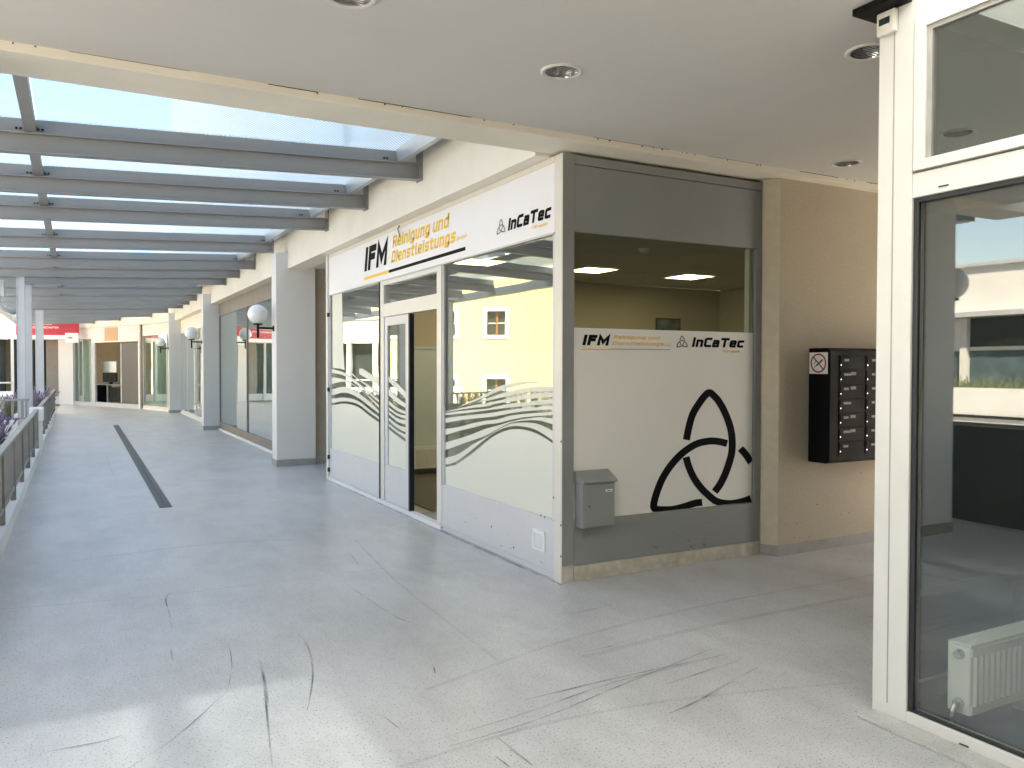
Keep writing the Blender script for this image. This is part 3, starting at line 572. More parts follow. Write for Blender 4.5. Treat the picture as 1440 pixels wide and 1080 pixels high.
a = cs(797, 65); b = cs(882, 158); knot('small_emblem', film, side, a[0], b[0], b[1], a[1])
for X0, X1, m in ((55, 277, 'amber'), (277.5, 747, 'ink')):
    a = cs(X0, 168); b = cs(X1, 178); B(a[0], b[0], FY+0.0195, FY+0.0215, b[1], a[1]).build('underline', m, film)

# lettering on the long sign board
def front(s, z, l): return (FX+0.0018-l, -s, z)
def cf(X, Y): v = on(500+X/8.47, 300+Y/8.47, 0, FX); return -v.y, v.z
def front_text(text, m, p0, p1, p2, **k):
    """p0 baseline left, p1 baseline right, p2 cap height above the left end"""
    a = cf(*p0); b = cf(*p1); c = cf(*p2); lettering('lettering', text, m, sgn, front, a[0], b[0], (a[1]+b[1])/2, c[1], **k)
front_text('IFM', 'ink', (104, 690), (388, 611), (125, 408), w=0.27, gap=0.1, shear=0.2)
front_text('Reinigung und', 'amber', (440, 405), (1120, 170), (447, 268), w=0.22)
front_text('Dienstleistungs', 'amber', (425, 588), (1195, 345), (430, 455), w=0.22)
front_text('GmbH', 'amber', (1203, 325), (1325, 290), (1205, 282), w=0.14)
a = cf(104, 765); b = cf(397, 680); c = cf(104, 797)
B(FX-0.0004, FX+0.0018, -a[0], -b[0], c[1], a[1]).build('underline', 'amber', sgn)
d = cf(1307, 399); B(FX-0.0004, FX+0.0018, -b[0]-0.001, -d[0], c[1], a[1]).build('underline', 'ink', sgn)
def cg(X, Y): v = on(700+X/15.43, 280+Y/15.43, 0, FX); return -v.y, v.z
a = cg(215, 690); b = cg(1165, 395); c = cg(250, 415)
lettering('lettering', 'InCaTec', 'ink', sgn, front, a[0], b[0], a[1], c[1], w=0.25, gap=0.1, shear=0.2)
a = cg(735, 655); b = cg(1080, 545); c = cg(740, 585); lettering('lettering', '1 Gruppe', 'amber', sgn, front, a[0], b[0], a[1], c[1], w=0.15)
a = on(698.5, 330, 0, FX); b = on(710.5, 324, 0, FX); c = on(704.5, 308, 0, FX); knot('small_emblem', sgn, front, -a.y, -b.y, a.z, c.z, w=58)
# a bent stub of wire hanging over the sign edge
MB().tube([(FX-0.004, 8.42, 3.15), (FX-0.02, 8.43, 3.11), (FX-0.012, 8.40, 3.05), (FX-0.02, 8.37, 3.02)], 0.006, 6).build('wire_stub', 'blackmat', sgn)

# wave film on the panes: white bands between curves measured on the glass
def interp(tab, x):
    xs = sorted(tab)
    if x <= xs[0]: i = 0
    elif x >= xs[-1]: i = len(xs)-2
    else: i = max(k for k in range(len(xs)-1) if xs[k] <= x)
    x0, x1 = xs[i], xs[i+1]; t = min(1, max(0, (x-x0)/(x1-x0)))
    def sl_(k):
        if k == 0: return (tab[xs[1]]-tab[xs[0]])/(xs[1]-xs[0])
        if k == len(xs)-1: return (tab[xs[-1]]-tab[xs[-2]])/(xs[-1]-xs[-2])
        return (tab[xs[k+1]]-tab[xs[k-1]])/(xs[k+1]-xs[k-1])
    h = x1-x0; m0, m1 = sl_(i)*h, sl_(i+1)*h
    return (2*t**3-3*t*t+1)*tab[x0]+(t**3-2*t*t+t)*m0+(-2*t**3+3*t*t)*tab[x1]+(t**3-t*t)*m1
def wave(px0, px1, z_bottom, darks, top, parent, xs, y_lo, y_hi):
    """darks: clear bands from the bottom up, each {px: (top_py, bottom_py)}; top: upper edge of the highest white band"""
    edges = []
    lows = [None]+[{x: v[0] for x, v in d.items()} for d in darks]       # lower edge of white band k = top of dark k-1
    highs = [{x: v[1] for x, v in d.items()} for d in darks]+[top]
    for k in range(len(highs)):
        lo, hi = lows[k], highs[k]
        a = max(px0, min(hi)) if k else px0; b = min(px1, max(hi)) if k else px1
        if lo: a = max(a, min(lo)); b = min(b, max(lo))
        mb = MB(); N = 44; prev = None
        for i in range(N+1):
            px = a+(b-a)*i/N; ph = on(px, interp(hi, px), 0, FX); y = min(max(ph.y, y_lo), y_hi)
            pz = z_bottom if lo is None else on(px, interp(lo, px), 0, FX).z
            zz = max(ph.z, pz+0.0003)
            if prev: mb.quad((FX+0.027, prev[0], prev[1]), (FX+0.027, y, pz), (FX+0.027, y, zz), (FX+0.027, prev[0], prev[2]))
            prev = (y, pz, zz)
        mb.build('wave_film', 'film', parent)
S = 7.714
def A_(d):
    out = {}
    for (c, X), v in d.items():
        px = (615 if c == 'A' else 695)+X/S; out[px] = (530+v[0]/S, 530+v[1]/S) if isinstance(v, tuple) else 530+v/S
    return out
darksR = [A_(d) for d in (
 {('A', 45): (955, 977), ('A', 120): (942, 972), ('A', 200): (905, 938), ('A', 350): (790, 832), ('A', 500): (668, 706), ('B', 0): (590, 625), ('B', 150): (537, 572), ('B', 300): (542, 577), ('B', 450): (592, 627), ('B', 645): (720, 752)},
 {('A', 45): (802, 887), ('A', 200): (745, 837), ('A', 350): (690, 737), ('A', 500): (637, 655), ('B', 0): (572, 581), ('B', 150): (499, 511), ('B', 300): (474, 496), ('B', 450): (474, 515), ('B', 645): (527, 610)},
 {('A', 45): (637, 717), ('A', 200): (590, 673), ('A', 350): (553, 622), ('A', 500): (515, 562), ('B', 0): (505, 532), ('B', 150): (468, 487), ('B', 300): (438, 456), ('B', 450): (424, 439), ('B', 645): (410, 455)},
 {('A', 45): (502, 567), ('A', 200): (475, 545), ('A', 350): (455, 505), ('A', 500): (440, 475), ('B', 0): (425, 462), ('B', 150): (395, 420), ('B', 300): (374, 402), ('B', 450): (362, 390), ('B', 645): (348, 375)},
 {('A', 45): (416, 451), ('A', 200): (400, 430), ('A', 350): (385, 412), ('A', 500): (365, 398), ('B', 0): (350, 380), ('B', 150): (330, 356), ('B', 300): (317, 341), ('B', 450): (303, 330), ('B', 645): (288, 315)},
 {('A', 45): (386, 400), ('A', 200): (360, 374), ('A', 350): (338, 358), ('A', 500): (320, 346), ('B', 0): (290, 320), ('B', 150): (268, 290), ('B', 300): (245, 275), ('B', 450): (230, 256), ('B', 645): (212, 245)},
 {('A', 45): (376, 381), ('A', 200): (335, 345), ('A', 350): (290, 310), ('A', 500): (262, 286), ('B', 0): (235, 262), ('B', 150): (202, 226), ('B', 300): (172, 196), ('B', 450): (158, 180), ('B', 645): (155, 172)},
 {('A', 190): (333, 336), ('A', 350): (276, 289), ('A', 500): (217, 239), ('B', 0): (162, 196), ('B', 150): (112, 153), ('B', 300): (76, 121), ('B', 450): (70, 106), ('B', 645): (60, 112)})]
topR = A_({('A', 200): 328, ('A', 350): 256, ('A', 500): 186, ('B', 0): 113, ('B', 150): 70, ('B', 300): 50, ('B', 400): 53, ('B', 480): 66, ('B', 535): 82})
darksR[7] = {k: v for k, v in darksR[7].items() if True}
wave(619, 780.5, 0.446, darksR, topR, shop, None, 5.166, 7.269)
def C_(d, x=lambda X: 460+X/6.75): return {x(X): ((500+v[0]/6.75, 500+v[1]/6.75) if isinstance(v, tuple) else 500+v/6.75) for X, v in d.items()}
darksL = [C_(d) for d in (
 {25: (452, 473), 40: (450, 470), 150: (435, 457), 270: (461, 488), 390: (547, 578), 510: (632, 662)},
 {25: (377, 410), 40: (375, 408), 150: (352, 401), 270: (398, 430), 390: (488, 521), 510: (580, 612)},
 {25: (270, 322), 40: (265, 318), 150: (250, 298), 270: (308, 352), 390: (410, 446), 510: (536, 566)},
 {25: (165, 210), 40: (165, 207), 150: (195, 230), 270: (283, 302), 390: (374, 399), 510: (482, 502)},
 {25: (120, 133), 40: (118, 131), 150: (140, 166), 270: (224, 256), 390: (317, 356), 510: (408, 456)},
 {140: (104, 106), 200: (128, 150), 270: (166, 216), 390: (236, 291), 510: (305, 376)})]
topL = C_({285: 121, 320: 128, 390: 172, 450: 208, 510: 242})
darksL[5].update({460+25/6.75: (96, 97), 460+80/6.75: (94, 95)})
wave(463, 536, 0.446, darksL, topL, shop, None, 9.081, 11.244)
darksD = [C_(d) for d in (
 {550: (660, 684), 650: (737, 768), 760: (812, 845)}, {550: (602, 634), 650: (690, 714), 760: (745, 765)}, {550: (548, 578), 650: (630, 657), 760: (668, 694)}, {550: (505, 522), 650: (575, 597), 760: (606, 618)},
 {550: (452, 480), 650: (530, 552), 760: (564, 572)}, {550: (365, 418), 650: (455, 497), 760: (516, 546)}, {550: (230, 290), 650: (333, 402), 760: (452, 482)})]
topD = C_({550: 185, 570: 200, 650: 270, 760: 388})
wave(542, 571.5, 0.472, darksD, topD, leaf, None, 8.287, 8.858)

# shop interior
room = thing('shop_interior', 'dim shop interior with yellowish walls and tiled ceiling behind the glass', 'room', (6.5, 8.2, 0))
B(3.22, 10.4, 11.25, 11.4, 1.9, 3.0).build('rear_wall', 'interior', room)
B(3.22, 10.4, 11.235, 11.4, 0.0, 1.899).build('rear_dado', 'interior_low', room)
B(3.25, 10.4, 11.22, 11.2345, 1.86, 1.9).build('dado_rail', 'interior_low', room)
B(10.41, 10.5, 5.1, 11.4, 0.0, 3.0).build('end_wall', 'interior', room)
B(5.16, 10.4, 5.09, 5.2, 0.0, 3.0).build('front_wall', 'interior', room)
B(3.46, 10.4, 5.21, 11.21, 0.004, 0.012).build('wood_floor', 'wood', room)
tile0 = None
for i in range(12):
    for j in range(10):
        x0 = 3.25+i*0.6; y0 = 5.12+j*0.61
        if (i, j) in ((5, 7), (8, 7), (2, 7)): continue
        if tile0 is None: o = B(0.004, 0.596, 0.004, 0.606, 3.0, 3.012).build('ceiling_tile', 'tile'); tile0 = o.data
        else: o = bpy.data.objects.new('ceiling_tile', tile0); C.objects.link(o)
        o.location = (x0, y0, random.uniform(0, 0.004)); adopt(o, room)
B(3.2, 10.45, 5.1, 11.4, 3.0175, 3.03).build('ceiling_grid', 'tilegrid', room)
lm = thing('ceiling_luminaire', 'lit square ceiling panel at the left behind the side window', 'ceiling light', (6.55, 9.70, 3.0), 'lit panels in the shop ceiling')
for (i, j, lb) in ((5, 7, None), (8, 7, 'lit square ceiling panel at the right behind the side window'), (2, 7, 'lit ceiling panel glimpsed through the big front pane')):
    x0 = 3.25+i*0.6; y0 = 5.12+j*0.61
    if lb is None:
        lm.location = (x0+0.3, y0+0.305, 3.0)
        B(x0+0.01, x0+0.59, y0+0.01, y0+0.035, 2.985, 3.01).box(x0+0.01, x0+0.59, y0+0.575, y0+0.60, 2.985, 3.01).box(x0+0.01, x0+0.035, y0+0.0352, y0+0.5748, 2.985, 3.01).box(x0+0.565, x0+0.59, y0+0.0352, y0+0.5748, 2.985, 3.01).build('frame', 'white', lm)
        B(x0+0.036, x0+0.564, y0+0.036, y0+0.574, 2.992, 3.0).build('diffuser', 'lumi', lm)
    else: dup(lm, (x0+0.3, y0+0.305, 3.0), label=lb)
sm_ = thing('smoke_detector', 'small white smoke detector on the tiled shop ceiling', 'smoke detector', (5.94, 7.71, 3.0))
MB().lathe([(0.055, 0), (0.055, -0.02), (0.045, -0.035), (0.0, -0.04)], (5.94, 7.71, 2.999), 20).build('body', 'white', sm_, smooth=True)
MB().lathe([(0.07, 0), (0.07, -0.008), (0.0, -0.0085)], (5.94, 7.71, 2.9995), 20).build('base', 'white', sm_)
pic = thing('picture', 'small framed dark landscape picture on the rear shop wall', 'picture', (9.2, 11.24, 2.2))
B(8.93, 9.47, 11.225, 11.249, 1.98, 2.46).build('frame', 'dark', pic); B(8.955, 9.445, 11.22, 11.2245, 2.005, 2.435).build('print', mat('picture_print', (0.10, 0.14, 0.14), 0.4, var=0.9, scale=5), pic)
def radiator(name, label, x0, x1, yb, yf, z0, z1, n):
    """panel radiator along x, front face at yf (towards -y)"""
    t = thing(name, label, 'radiator', ((x0+x1)/2, yb, 0))
    B(x0, x1, yf+0.012, yb, z0, z1-0.008).build('casing', 'rad', t, bevel=0.004)
    p = MB(); z_a, z_b = z0+(z1-z0)*0.14, z1-(z1-z0)*0.16
    p.box(x0+0.004, x1-0.004, yf+0.004, yf+0.0115, z0+0.006, z_a).box(x0+0.004, x1-0.004, yf+0.004, yf+0.0115, z_b, z1-0.012)
    p.build('front_panel', 'rad', t, bevel=0.002)
    w = (x1-x0-0.03)/n
    for i in range(n):
        xa = x0+0.015+i*w
        MB().prism([(xa+w*0.2, yf+0.0115, z_a), (xa+w*0.32, yf, z_a), (xa+w*0.72, yf, z_a), (xa+w*0.84, yf+0.0115, z_a)], (0, 0, z_b-z_a)).build('rib', 'rad', t)
    g = MB(); k = int((x1-x0)/0.018)
    for i in range(k): g.box(x0+0.01+i*0.018, x0+0.019+i*0.018, yf+0.018, yb-0.006, z1-0.007, z1)
    g.box(x0, x1, yf+0.01, yf+0.0175, z1-0.0075, z1+0.0005).box(x0, x1, yb-0.0055, yb, z1-0.0075, z1+0.0005)
    g.build('top_grille', 'rad', t)
    return t
radiator('panel_radiator', 'white panel radiator on the shop rear wall, seen through the open doorway', 4.0, 5.4, 11.21, 11.10, 0.09, 0.42, 32)

# grey letter box on the shop side
mbx = thing('letter_box', 'grey metal letter box with sloping lid hung beside the corner post', 'letter box', (3.41, FY-0.05, 0.42))
y1b, y0b = FY-0.001, FY-0.105
B(3.27, 3.555, y0b, y1b, 0.41, 0.742).build('body', 'lightgrey' if False else 'grey', mbx, bevel=0.003)
MB().prism([(3.262, y1b, 0.745), (3.262, y0b-0.025, 0.745), (3.262, y0b-0.022, 0.762), (3.262, y1b, 0.828)], (0.303, 0, 0)).build('lid', 'grey', mbx, bevel=0.002)
dr = B(3.282, 3.545, y0b-0.008, y0b-0.0005, 0.42, 0.738).build('door', 'grey', mbx, bevel=0.002)
B(3.465, 3.525, y0b-0.0095, y0b-0.0082, 0.672, 0.690).build('name_plate', 'white', dr); B(3.478, 3.512, y0b-0.0105, y0b-0.0097, 0.678, 0.683).build('name_print', 'ink', dr)
MB().lathe([(0.0, -0.012), (0.008, -0.012), (0.010, 0.0)], (3.318, y0b-0.0082, 0.575), 14, 'y').build('lock', 'chrome', dr)

# ------------------------------------------------------------------ stucco wall, black letter box unit, sign
sw = thing('stucco_wall', 'sand coloured rough stucco wall with grey skirting beside the passage', 'wall', (8, 5.0, 0))
MB().prism([(5.155, 5.085, 0.09), (5.155, 5.05, 0.09), (5.225, 4.927, 0.09), (12.0, 4.927, 0.09), (12.0, 5.085, 0.09)], (0, 0, 3.1)).build('render', 'stucco', sw)
MB().quad((5.1525, 5.05, 0.09), (5.2225, 4.9255, 0.09), (5.2225, 4.9255, 3.188), (5.1525, 5.05, 3.188)).build('smooth_reveal', 'stucco_light', sw)
MB().prism([(5.150, 5.085, 0), (5.150, 5.045, 0), (5.220, 4.921, 0), (12.0, 4.921, 0), (12.0, 5.085, 0)], (0, 0, 0.0895)).build('skirting', 'skirt', sw)
tag(B(11.0, 11.2, 2.3, 4.92, 0, 3.24).build('passage_end_wall', 'stucco'), 'unseen stucco wall added to keep the passage dark', 'wall')  # out of view, put in to shut light out of the passage
mb = MB(); random.seed(11)
for k in range(34):
    x = random.uniform(5.28, 6.5); z = random.choice((random.uniform(0.12, 0.5), random.uniform(0.12, 1.6))); L = random.uniform(0.006, 0.03); h = random.uniform(0.003, 0.012)
    mb.quad((x, 4.9255, z), (x+L, 4.9255, z+random.uniform(-.01, .01)), (x+L*0.8, 4.9255, z+h), (x+L*0.1, 4.9255, z+h*0.7))
tag(mb.build('wall_marks', 'scuff', sw), kind='stuff')
mb = MB()
for k in range(16):
    y = random.uniform(5.2, 7.2); z = 0.06+random.random()**2*0.35; L = random.uniform(0.004, 0.05); h = random.uniform(0.002, 0.005)
    mb.quad((FX+0.003, y, z), (FX+0.003, y-L, z+random.uniform(-.012, .012)), (FX+0.003, y-L, z+h), (FX+0.003, y, z+h))
for k in range(9):
    x = random.uniform(3.9, 5.0); z = random.uniform(0.14, 0.42); L = random.uniform(0.01, 0.06); h = random.uniform(0.002, 0.004)
    mb.quad((x, FY+0.003, z), (x+L, FY+0.003, z-random.uniform(0, .03)), (x+L, FY+0.003, z+h-random.uniform(0, .02)), (x, FY+0.003, z+h))
tag(mb.build('panel_scratches', 'scuff', shop), kind='stuff')
mb = MB()
for p, q in (((FX-0.0135, 11.3), (FX-0.0135, 7.28)), ((FX+0.001, 7.25), (FX-0.002, 5.06))):
    y = p[1]
    while y > q[1]:
        L = random.uniform(0.05, 0.4); mb.quad((FX-0.016, y, 0.0012), (FX-0.016-random.uniform(0.01, 0.035), y, 0.0012), (FX-0.016-random.uniform(0.008, 0.03), y-L, 0.0012), (FX-0.016, y-L, 0.0012)); y -= L
tag(mb.build('base_grime', 'scuff', floor), kind='stuff')
lb = thing('letter_box_bank', 'black wall mounted bank of letter boxes in the passage', 'letter boxes', (6.2, 4.92, 0.8))
YF = 4.70; X0, X1, Z0, Z1 = 5.575, 6.75, 0.785, 1.765
MB().prism([(X0, 4.925, Z0), (X0, 4.925, Z1), (X0, YF+0.04, Z1), (X0, YF, Z1-0.02), (X0, YF, Z0+0.02), (X0, YF+0.04, Z0)], (X1-X0, 0, 0)).build('casing', 'black', lb, bevel=0.006)
for c in range(3):
    for r in range(7):
        xa = X0+0.11+c*0.335; za = Z1-0.105-r*0.122
        d = B(xa, xa+0.31, YF-0.006, YF-0.001, za-0.075, za+0.04).build('flap_door', 'black', lb, bevel=0.002)
        B(xa+0.012, xa+0.27, YF-0.010, YF-0.0065, za-0.016, za+0.030).build('letter_slot', 'blackmat', d)
        B(xa+0.05+0.02*((r*3+c) % 3), xa+0.11+0.03*((r+c) % 2), YF-0.0115, YF-0.0105, za-0.008, za+0.012).build('name_card', mat('card', (0.28, 0.27, 0.24), 0.6), d)
        if (r+2*c) % 3: B(xa+0.135, xa+0.20, YF-0.0115, YF-0.0105, za-0.004, za+0.022).build('name_card', mat('card_red', (0.30, 0.22, 0.2), 0.6), d)
        MB().lathe([(0.0, -0.006), (0.006, -0.006), (0.007, 0)], (xa+0.012, YF-0.0065, za-0.04), 10, 'y').build('lock', 'chrome', d)
ns = thing('no_smoking_sign', 'white no smoking sticker on the end of the black letter boxes', 'sign', (5.57, 4.81, 1.63))
B(5.5715, 5.5735, 4.722, 4.915, 1.545, 1.727).build('sticker', 'white', ns)
def sp(a, r, l=0.0): return (5.571-l, 4.8185+r*math.cos(a), 1.636+r*math.sin(a))
mb = MB()
for k in range(40):
    a, b = 2*math.pi*k/40, 2*math.pi*(k+1)/40; mb.quad(sp(a, 0.083), sp(b, 0.083), sp(b, 0.069), sp(a, 0.069))
mb.build('prohibition_ring', mat('sign_red', (0.3, 0.012, 0.03), 0.5), ns)
def rot(mb, cx, cz, ang, L, w, l):
    d = Vector((math.cos(ang), math.sin(ang))); n = Vector((-d.y, d.x)); pts = [d*L/2+n*w/2, -d*L/2+n*w/2, -d*L/2-n*w/2, d*L/2-n*w/2]
    mb.quad(*[(5.571-l, 4.8185-(cx+p.x), 1.636+cz+p.y) for p in pts])
mb = MB(); rot(mb, 0, 0, math.radians(-45), 0.142, 0.012, 0.0006); mb.build('prohibition_bar', 'ink' if False else mat('sign_bar', (0.16, 0.012, 0.02), 0.5), ns)
mb = MB(); rot(mb, 0.012, 0.004, math.radians(38), 0.088, 0.013, 0.0003); mb.build('cigarette', 'ink', ns)
mb = MB(); rot(mb, -0.0335, -0.03, math.radians(38), 0.014, 0.010, 0.0003); rot(mb, -0.04, 0.0, math.radians(60), 0.03, 0.005, 0.0003); rot(mb, -0.03, 0.018, math.radians(110), 0.024, 0.005, 0.0003); mb.build('smoke', 'ink', ns)

# ------------------------------------------------------------------ glazed front on the right
VX = 3.25
vit = thing('glazed_front', 'white aluminium glazed front with opening fanlight on the right', 'glazed front', (VX, 0, 0))
B(VX, VX+0.09, 2.31, 2.484, 0.0, 3.235).build('corner_post', 'whiteframe', vit, bevel=0.004)
B(VX-0.002, VX+0.0, 2.402, 2.407, 0.07, 3.2).build('post_groove', 'skirt', vit)
B(VX, VX+0.08, -3.2, 2.309, 2.345, 2.452).build('transom_bar', 'whiteframe', vit, bevel=0.004)
B(VX, VX+0.08, -3.2, 2.309, 0.0, 0.066).build('bottom_rail', 'whiteframe', vit, bevel=0.004)
B(VX, VX+0.08, -3.2, 2.309, 3.13, 3.235).build('top_rail', 'whiteframe', vit, bevel=0.004)
for y in (-0.9,): B(VX+0.001, VX+0.079, y-0.06, y+0.06, 0.067, 2.344).build('mullion', 'whiteframe', vit, bevel=0.004)
for y in (-0.9,): B(VX+0.001, VX+0.079, y-0.06, y+0.06, 2.453, 3.129).build('mullion', 'whiteframe', vit, bevel=0.004)
B(VX+0.03, VX+0.04, -0.839, 2.3, 0.067, 2.344).build('large_pane', 'glass_vit', vit); B(VX+0.03, VX+0.04, -3.2, -0.961, 0.067, 2.344).build('large_pane', 'glass_vit', vit)
B(VX+0.012, VX+0.029, 2.285, 2.3085, 0.067, 2.344).box(VX+0.012, VX+0.029, -0.838, 2.284, 2.325, 2.3445).box(VX+0.0122, VX+0.029, -0.838, 2.284, 0.067, 0.08).build('gasket', 'dark', vit)
fan = B(VX-0.012, VX+0.05, 2.245, 2.300, 2.46, 3.125).box(VX-0.012, VX+0.05, -0.83, -0.775, 2.46, 3.125).box(VX-0.0118, VX+0.05, -0.7748, 2.2448, 2.46, 2.505).box(VX-0.0118, VX+0.05, -0.7748, 2.2448, 3.075, 3.1248).build('fanlight_sash', 'whiteframe', vit, bevel=0.003)
B(VX+0.0, VX+0.03, 2.222, 2.244, 2.506, 3.074).box(VX, VX+0.03, -0.774, 2.2215, 3.055, 3.0745).build('gasket', 'skirt', fan)
B(VX+0.012, VX+0.02, -0.774, 2.2445, 2.506, 3.0745).build('fanlight_pane', 'glass_fan', fan)
B(VX-0.0035, VX-0.0005, 2.14, 2.185, 2.368, 2.374).build('drain_slot', 'dark', vit); B(VX-0.0035, VX-0.0005, 2.02, 2.06, 0.022, 0.028).build('drain_slot', 'dark', vit)
B(VX-0.12, VX-0.002, -3.2, 2.47, 0.0, 0.018).build('sill_strip', 'sill', vit, bevel=0.004)
se = thing('door_sensor', 'small cream sensor box with dark window at the top of the white post', 'sensor', (VX-0.02, 2.43, 3.1))
B(VX-0.028, VX-0.001, 2.385, 2.48, 3.10, 3.205).build('case', 'frame', se, bevel=0.008); B(VX-0.0295, VX-0.0285, 2.41, 2.465, 3.145, 3.175).build('lens', 'navy', se); B(VX-0.0295, VX-0.0285, 2.415, 2.46, 3.132, 3.14).build('print', 'rad', se)
tag(B(VX-0.10, VX+0.14, 2.32, 2.55, 3.208, 3.238).build('bracket', 'blackmat'), 'dark metal bracket above the cream sensor box', 'bracket')
# room behind the glazed front
vr = thing('dim_room', 'dark empty room behind the large glass on the right', 'room', (6, 0, 0))
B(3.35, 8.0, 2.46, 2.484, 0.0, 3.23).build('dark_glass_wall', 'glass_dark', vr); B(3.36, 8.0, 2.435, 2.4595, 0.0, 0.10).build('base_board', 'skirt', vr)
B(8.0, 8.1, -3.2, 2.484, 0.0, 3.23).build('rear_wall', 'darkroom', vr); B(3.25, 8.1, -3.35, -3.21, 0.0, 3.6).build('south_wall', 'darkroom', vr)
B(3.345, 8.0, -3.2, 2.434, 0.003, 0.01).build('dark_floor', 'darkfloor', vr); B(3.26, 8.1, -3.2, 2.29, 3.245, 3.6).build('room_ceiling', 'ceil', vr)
B(3.62, 7.5, 1.0, 1.06, 3.17, 3.243).build('light_strip', 'whiteframe', vr)
rr = radiator('panel_radiator', 'low white convector radiator behind the large right hand pane', 3.40, 4.75, 2.215, 2.10, 0.085, 0.392, 32)
for z in (0.345, 0.13):
    MB().lathe([(0.0, -0.022), (0.018, -0.022), (0.022, -0.004), (0.024, 0.0)], (3.399, 2.16, z), 18, 'x').build('valve', 'chrome', rr, smooth=False)
MB().tube([(3.375, 2.16, 0.13), (3.365, 2.165, 0.1), (3.365, 2.17, 0.011)], 0.012, 10).build('pipe', 'chrome', rr)
B(3.85, 3.90, 2.13, 2.19, 0.011, 0.084).build('foot', 'rad', rr)

# ------------------------------------------------------------------ drain channel
dc = thing('drain_channel', 'long dark drain grating set in the walkway floor', 'drain', (0.9, 17, 0))
n = 14; a0 = Vector((0.895, 9.90)); a1 = Vector((0.965, 24.38))
for i in range(n):
    p = a0.lerp(a1, i/n); q = a0.lerp(a1, (i+0.994)/n)
    g = MB().obox(p, q, 0.058, 0.0012, 0.006, 0.006).obox(p, q, 0.058, 0.0012, 0.006, -0.064)
    L = (q-p).length
    g.build('grate', 'drain', dc)
MB().obox(a0, a1, 0.012, 0.001, 0.0022, -0.006).build('slot', 'dark', dc)
MB().obox(a0, a1, 0.006, 0.001, 0.007, 0.0645).obox(a0, a1, 0.006, 0.001, 0.007, -0.0705).build('edge_frame', 'steel', dc)

# ------------------------------------------------------------------ recess and shop windows along the arcade
tag(B(3.47, 8.5, 13.26, 13.4, 0.0, 3.2).build('recess_wall', 'tan'), 'taupe wall in the recess between column and lettered shop', 'wall')
B(3.475, 8.5, 13.252, 13.259, 0.0, 0.13).build('skirting', 'skirt', bpy.data.objects['recess_wall'])
def shopwin(name, label, p, q, zb, zt, fm, nm, panes, band=None, gm='glass_far'):
    """window from plan point p (near) to q (far); the outside is to the left of p->q"""
    t = thing(name, label, 'shop window', ((p[0]+q[0])/2, (p[1]+q[1])/2, 0), 'shop windows along the arcade')
    P = Vector(p); Q = Vector(q); d = (Q-P).normalized(); Ln = (Q-P).length
    MB().obox(p, q, 0.10, 0.0, 0.04, -0.08).build('white_base', 'white', t)
    MB().obox(p, q, 0.05, 0.042, zb, -0.06).build('bottom_rail', fm, t)
    if band: MB().obox(p, q, 0.05, zt+0.001, band, -0.06).build('top_panel', fm if fm == 'brown' else 'cream', t)
    us = [0]+panes+[1]
    for u in us:
        c = P+d*(u*Ln); h = nm/2
        a = c-d*min(h, u*Ln); b = c+d*min(h, (1-u)*Ln)
        if (b-a).length > 0.01: MB().obox(a, b, 0.045, zb+0.001, zt, -0.058).build('mullion', fm, t)
    for u0, u1 in zip(us, us[1:]):
        a = P+d*(u0*Ln+nm/2+0.001); b = P+d*(u1*Ln-nm/2-0.001)
        MB().obox(a, b, 0.008, zb+0.001, zt, -0.04).build('pane', gm, t)
    return t
w1 = shopwin('shop_window', 'tall shop window with brown rails beside the broad column', (3.2, 13.49), (3.2, 21.49), 0.20, 2.86, 'brown', 0.05, [0.54], 3.165)
w2 = shopwin('shop_window', 'narrow looking shop window between the middle and farthest columns', (3.2, 21.84), (3.2, 29.84), 0.12, 2.72, 'whiteframe', 0.06, [0.3, 0.52, 0.78], 3.165)
w3 = shopwin('shop_window', 'far shop window just right of the open door', (3.14, 30.2), (2.24, 33.35), 0.14, 2.74, 'whiteframe', 0.06, [0.3], 3.165)
tag(MB().obox((3.36, 13.5), (3.36, 21.4), 0.05, 0.0, 3.19).build('reflection_screen', 'paleroom'), 'added pale screen that brightens the brown framed shop window', 'screen')  # added close behind the glass in place of its bright reflections
def blinds(pts, label, z0, z1, n, name='vertical_blind'):
    t = thing(name, label, 'blind', (pts[0][0], pts[0][1], 0), 'pale blinds behind the arcade glass')
    P, Q = Vector(pts[0]), Vector(pts[1]); d = (Q-P).normalized(); nn = Vector((-d.y, d.x)); L = (Q-P).length; w = L/n
    for i in range(n):
        c = P+d*(i+0.5)*w; a = random.uniform(-0.6, 0.9); e = (d*math.cos(a)+nn*math.sin(a))*w*0.52
        MB().obox(c-e, c+e, 0.004, z0, z1).build('blind_slat', 'curtain', t)
    MB().obox(P, Q, 0.03, z1+0.002, z1+0.04).build('head_rail', 'white', t)
blinds(((3.29, 18.6), (3.29, 21.4)), 'pale blind filling the left part of the brown framed window', 0.12, 2.85, 22)
blinds(((3.32, 22.0), (3.32, 29.6)), 'pale green blind in the window before the farthest column', 0.1, 2.7, 50)
blinds(((3.2, 30.4), (2.55, 33.1)), 'pale blind in the far window right of the open door', 0.1, 2.8, 20)

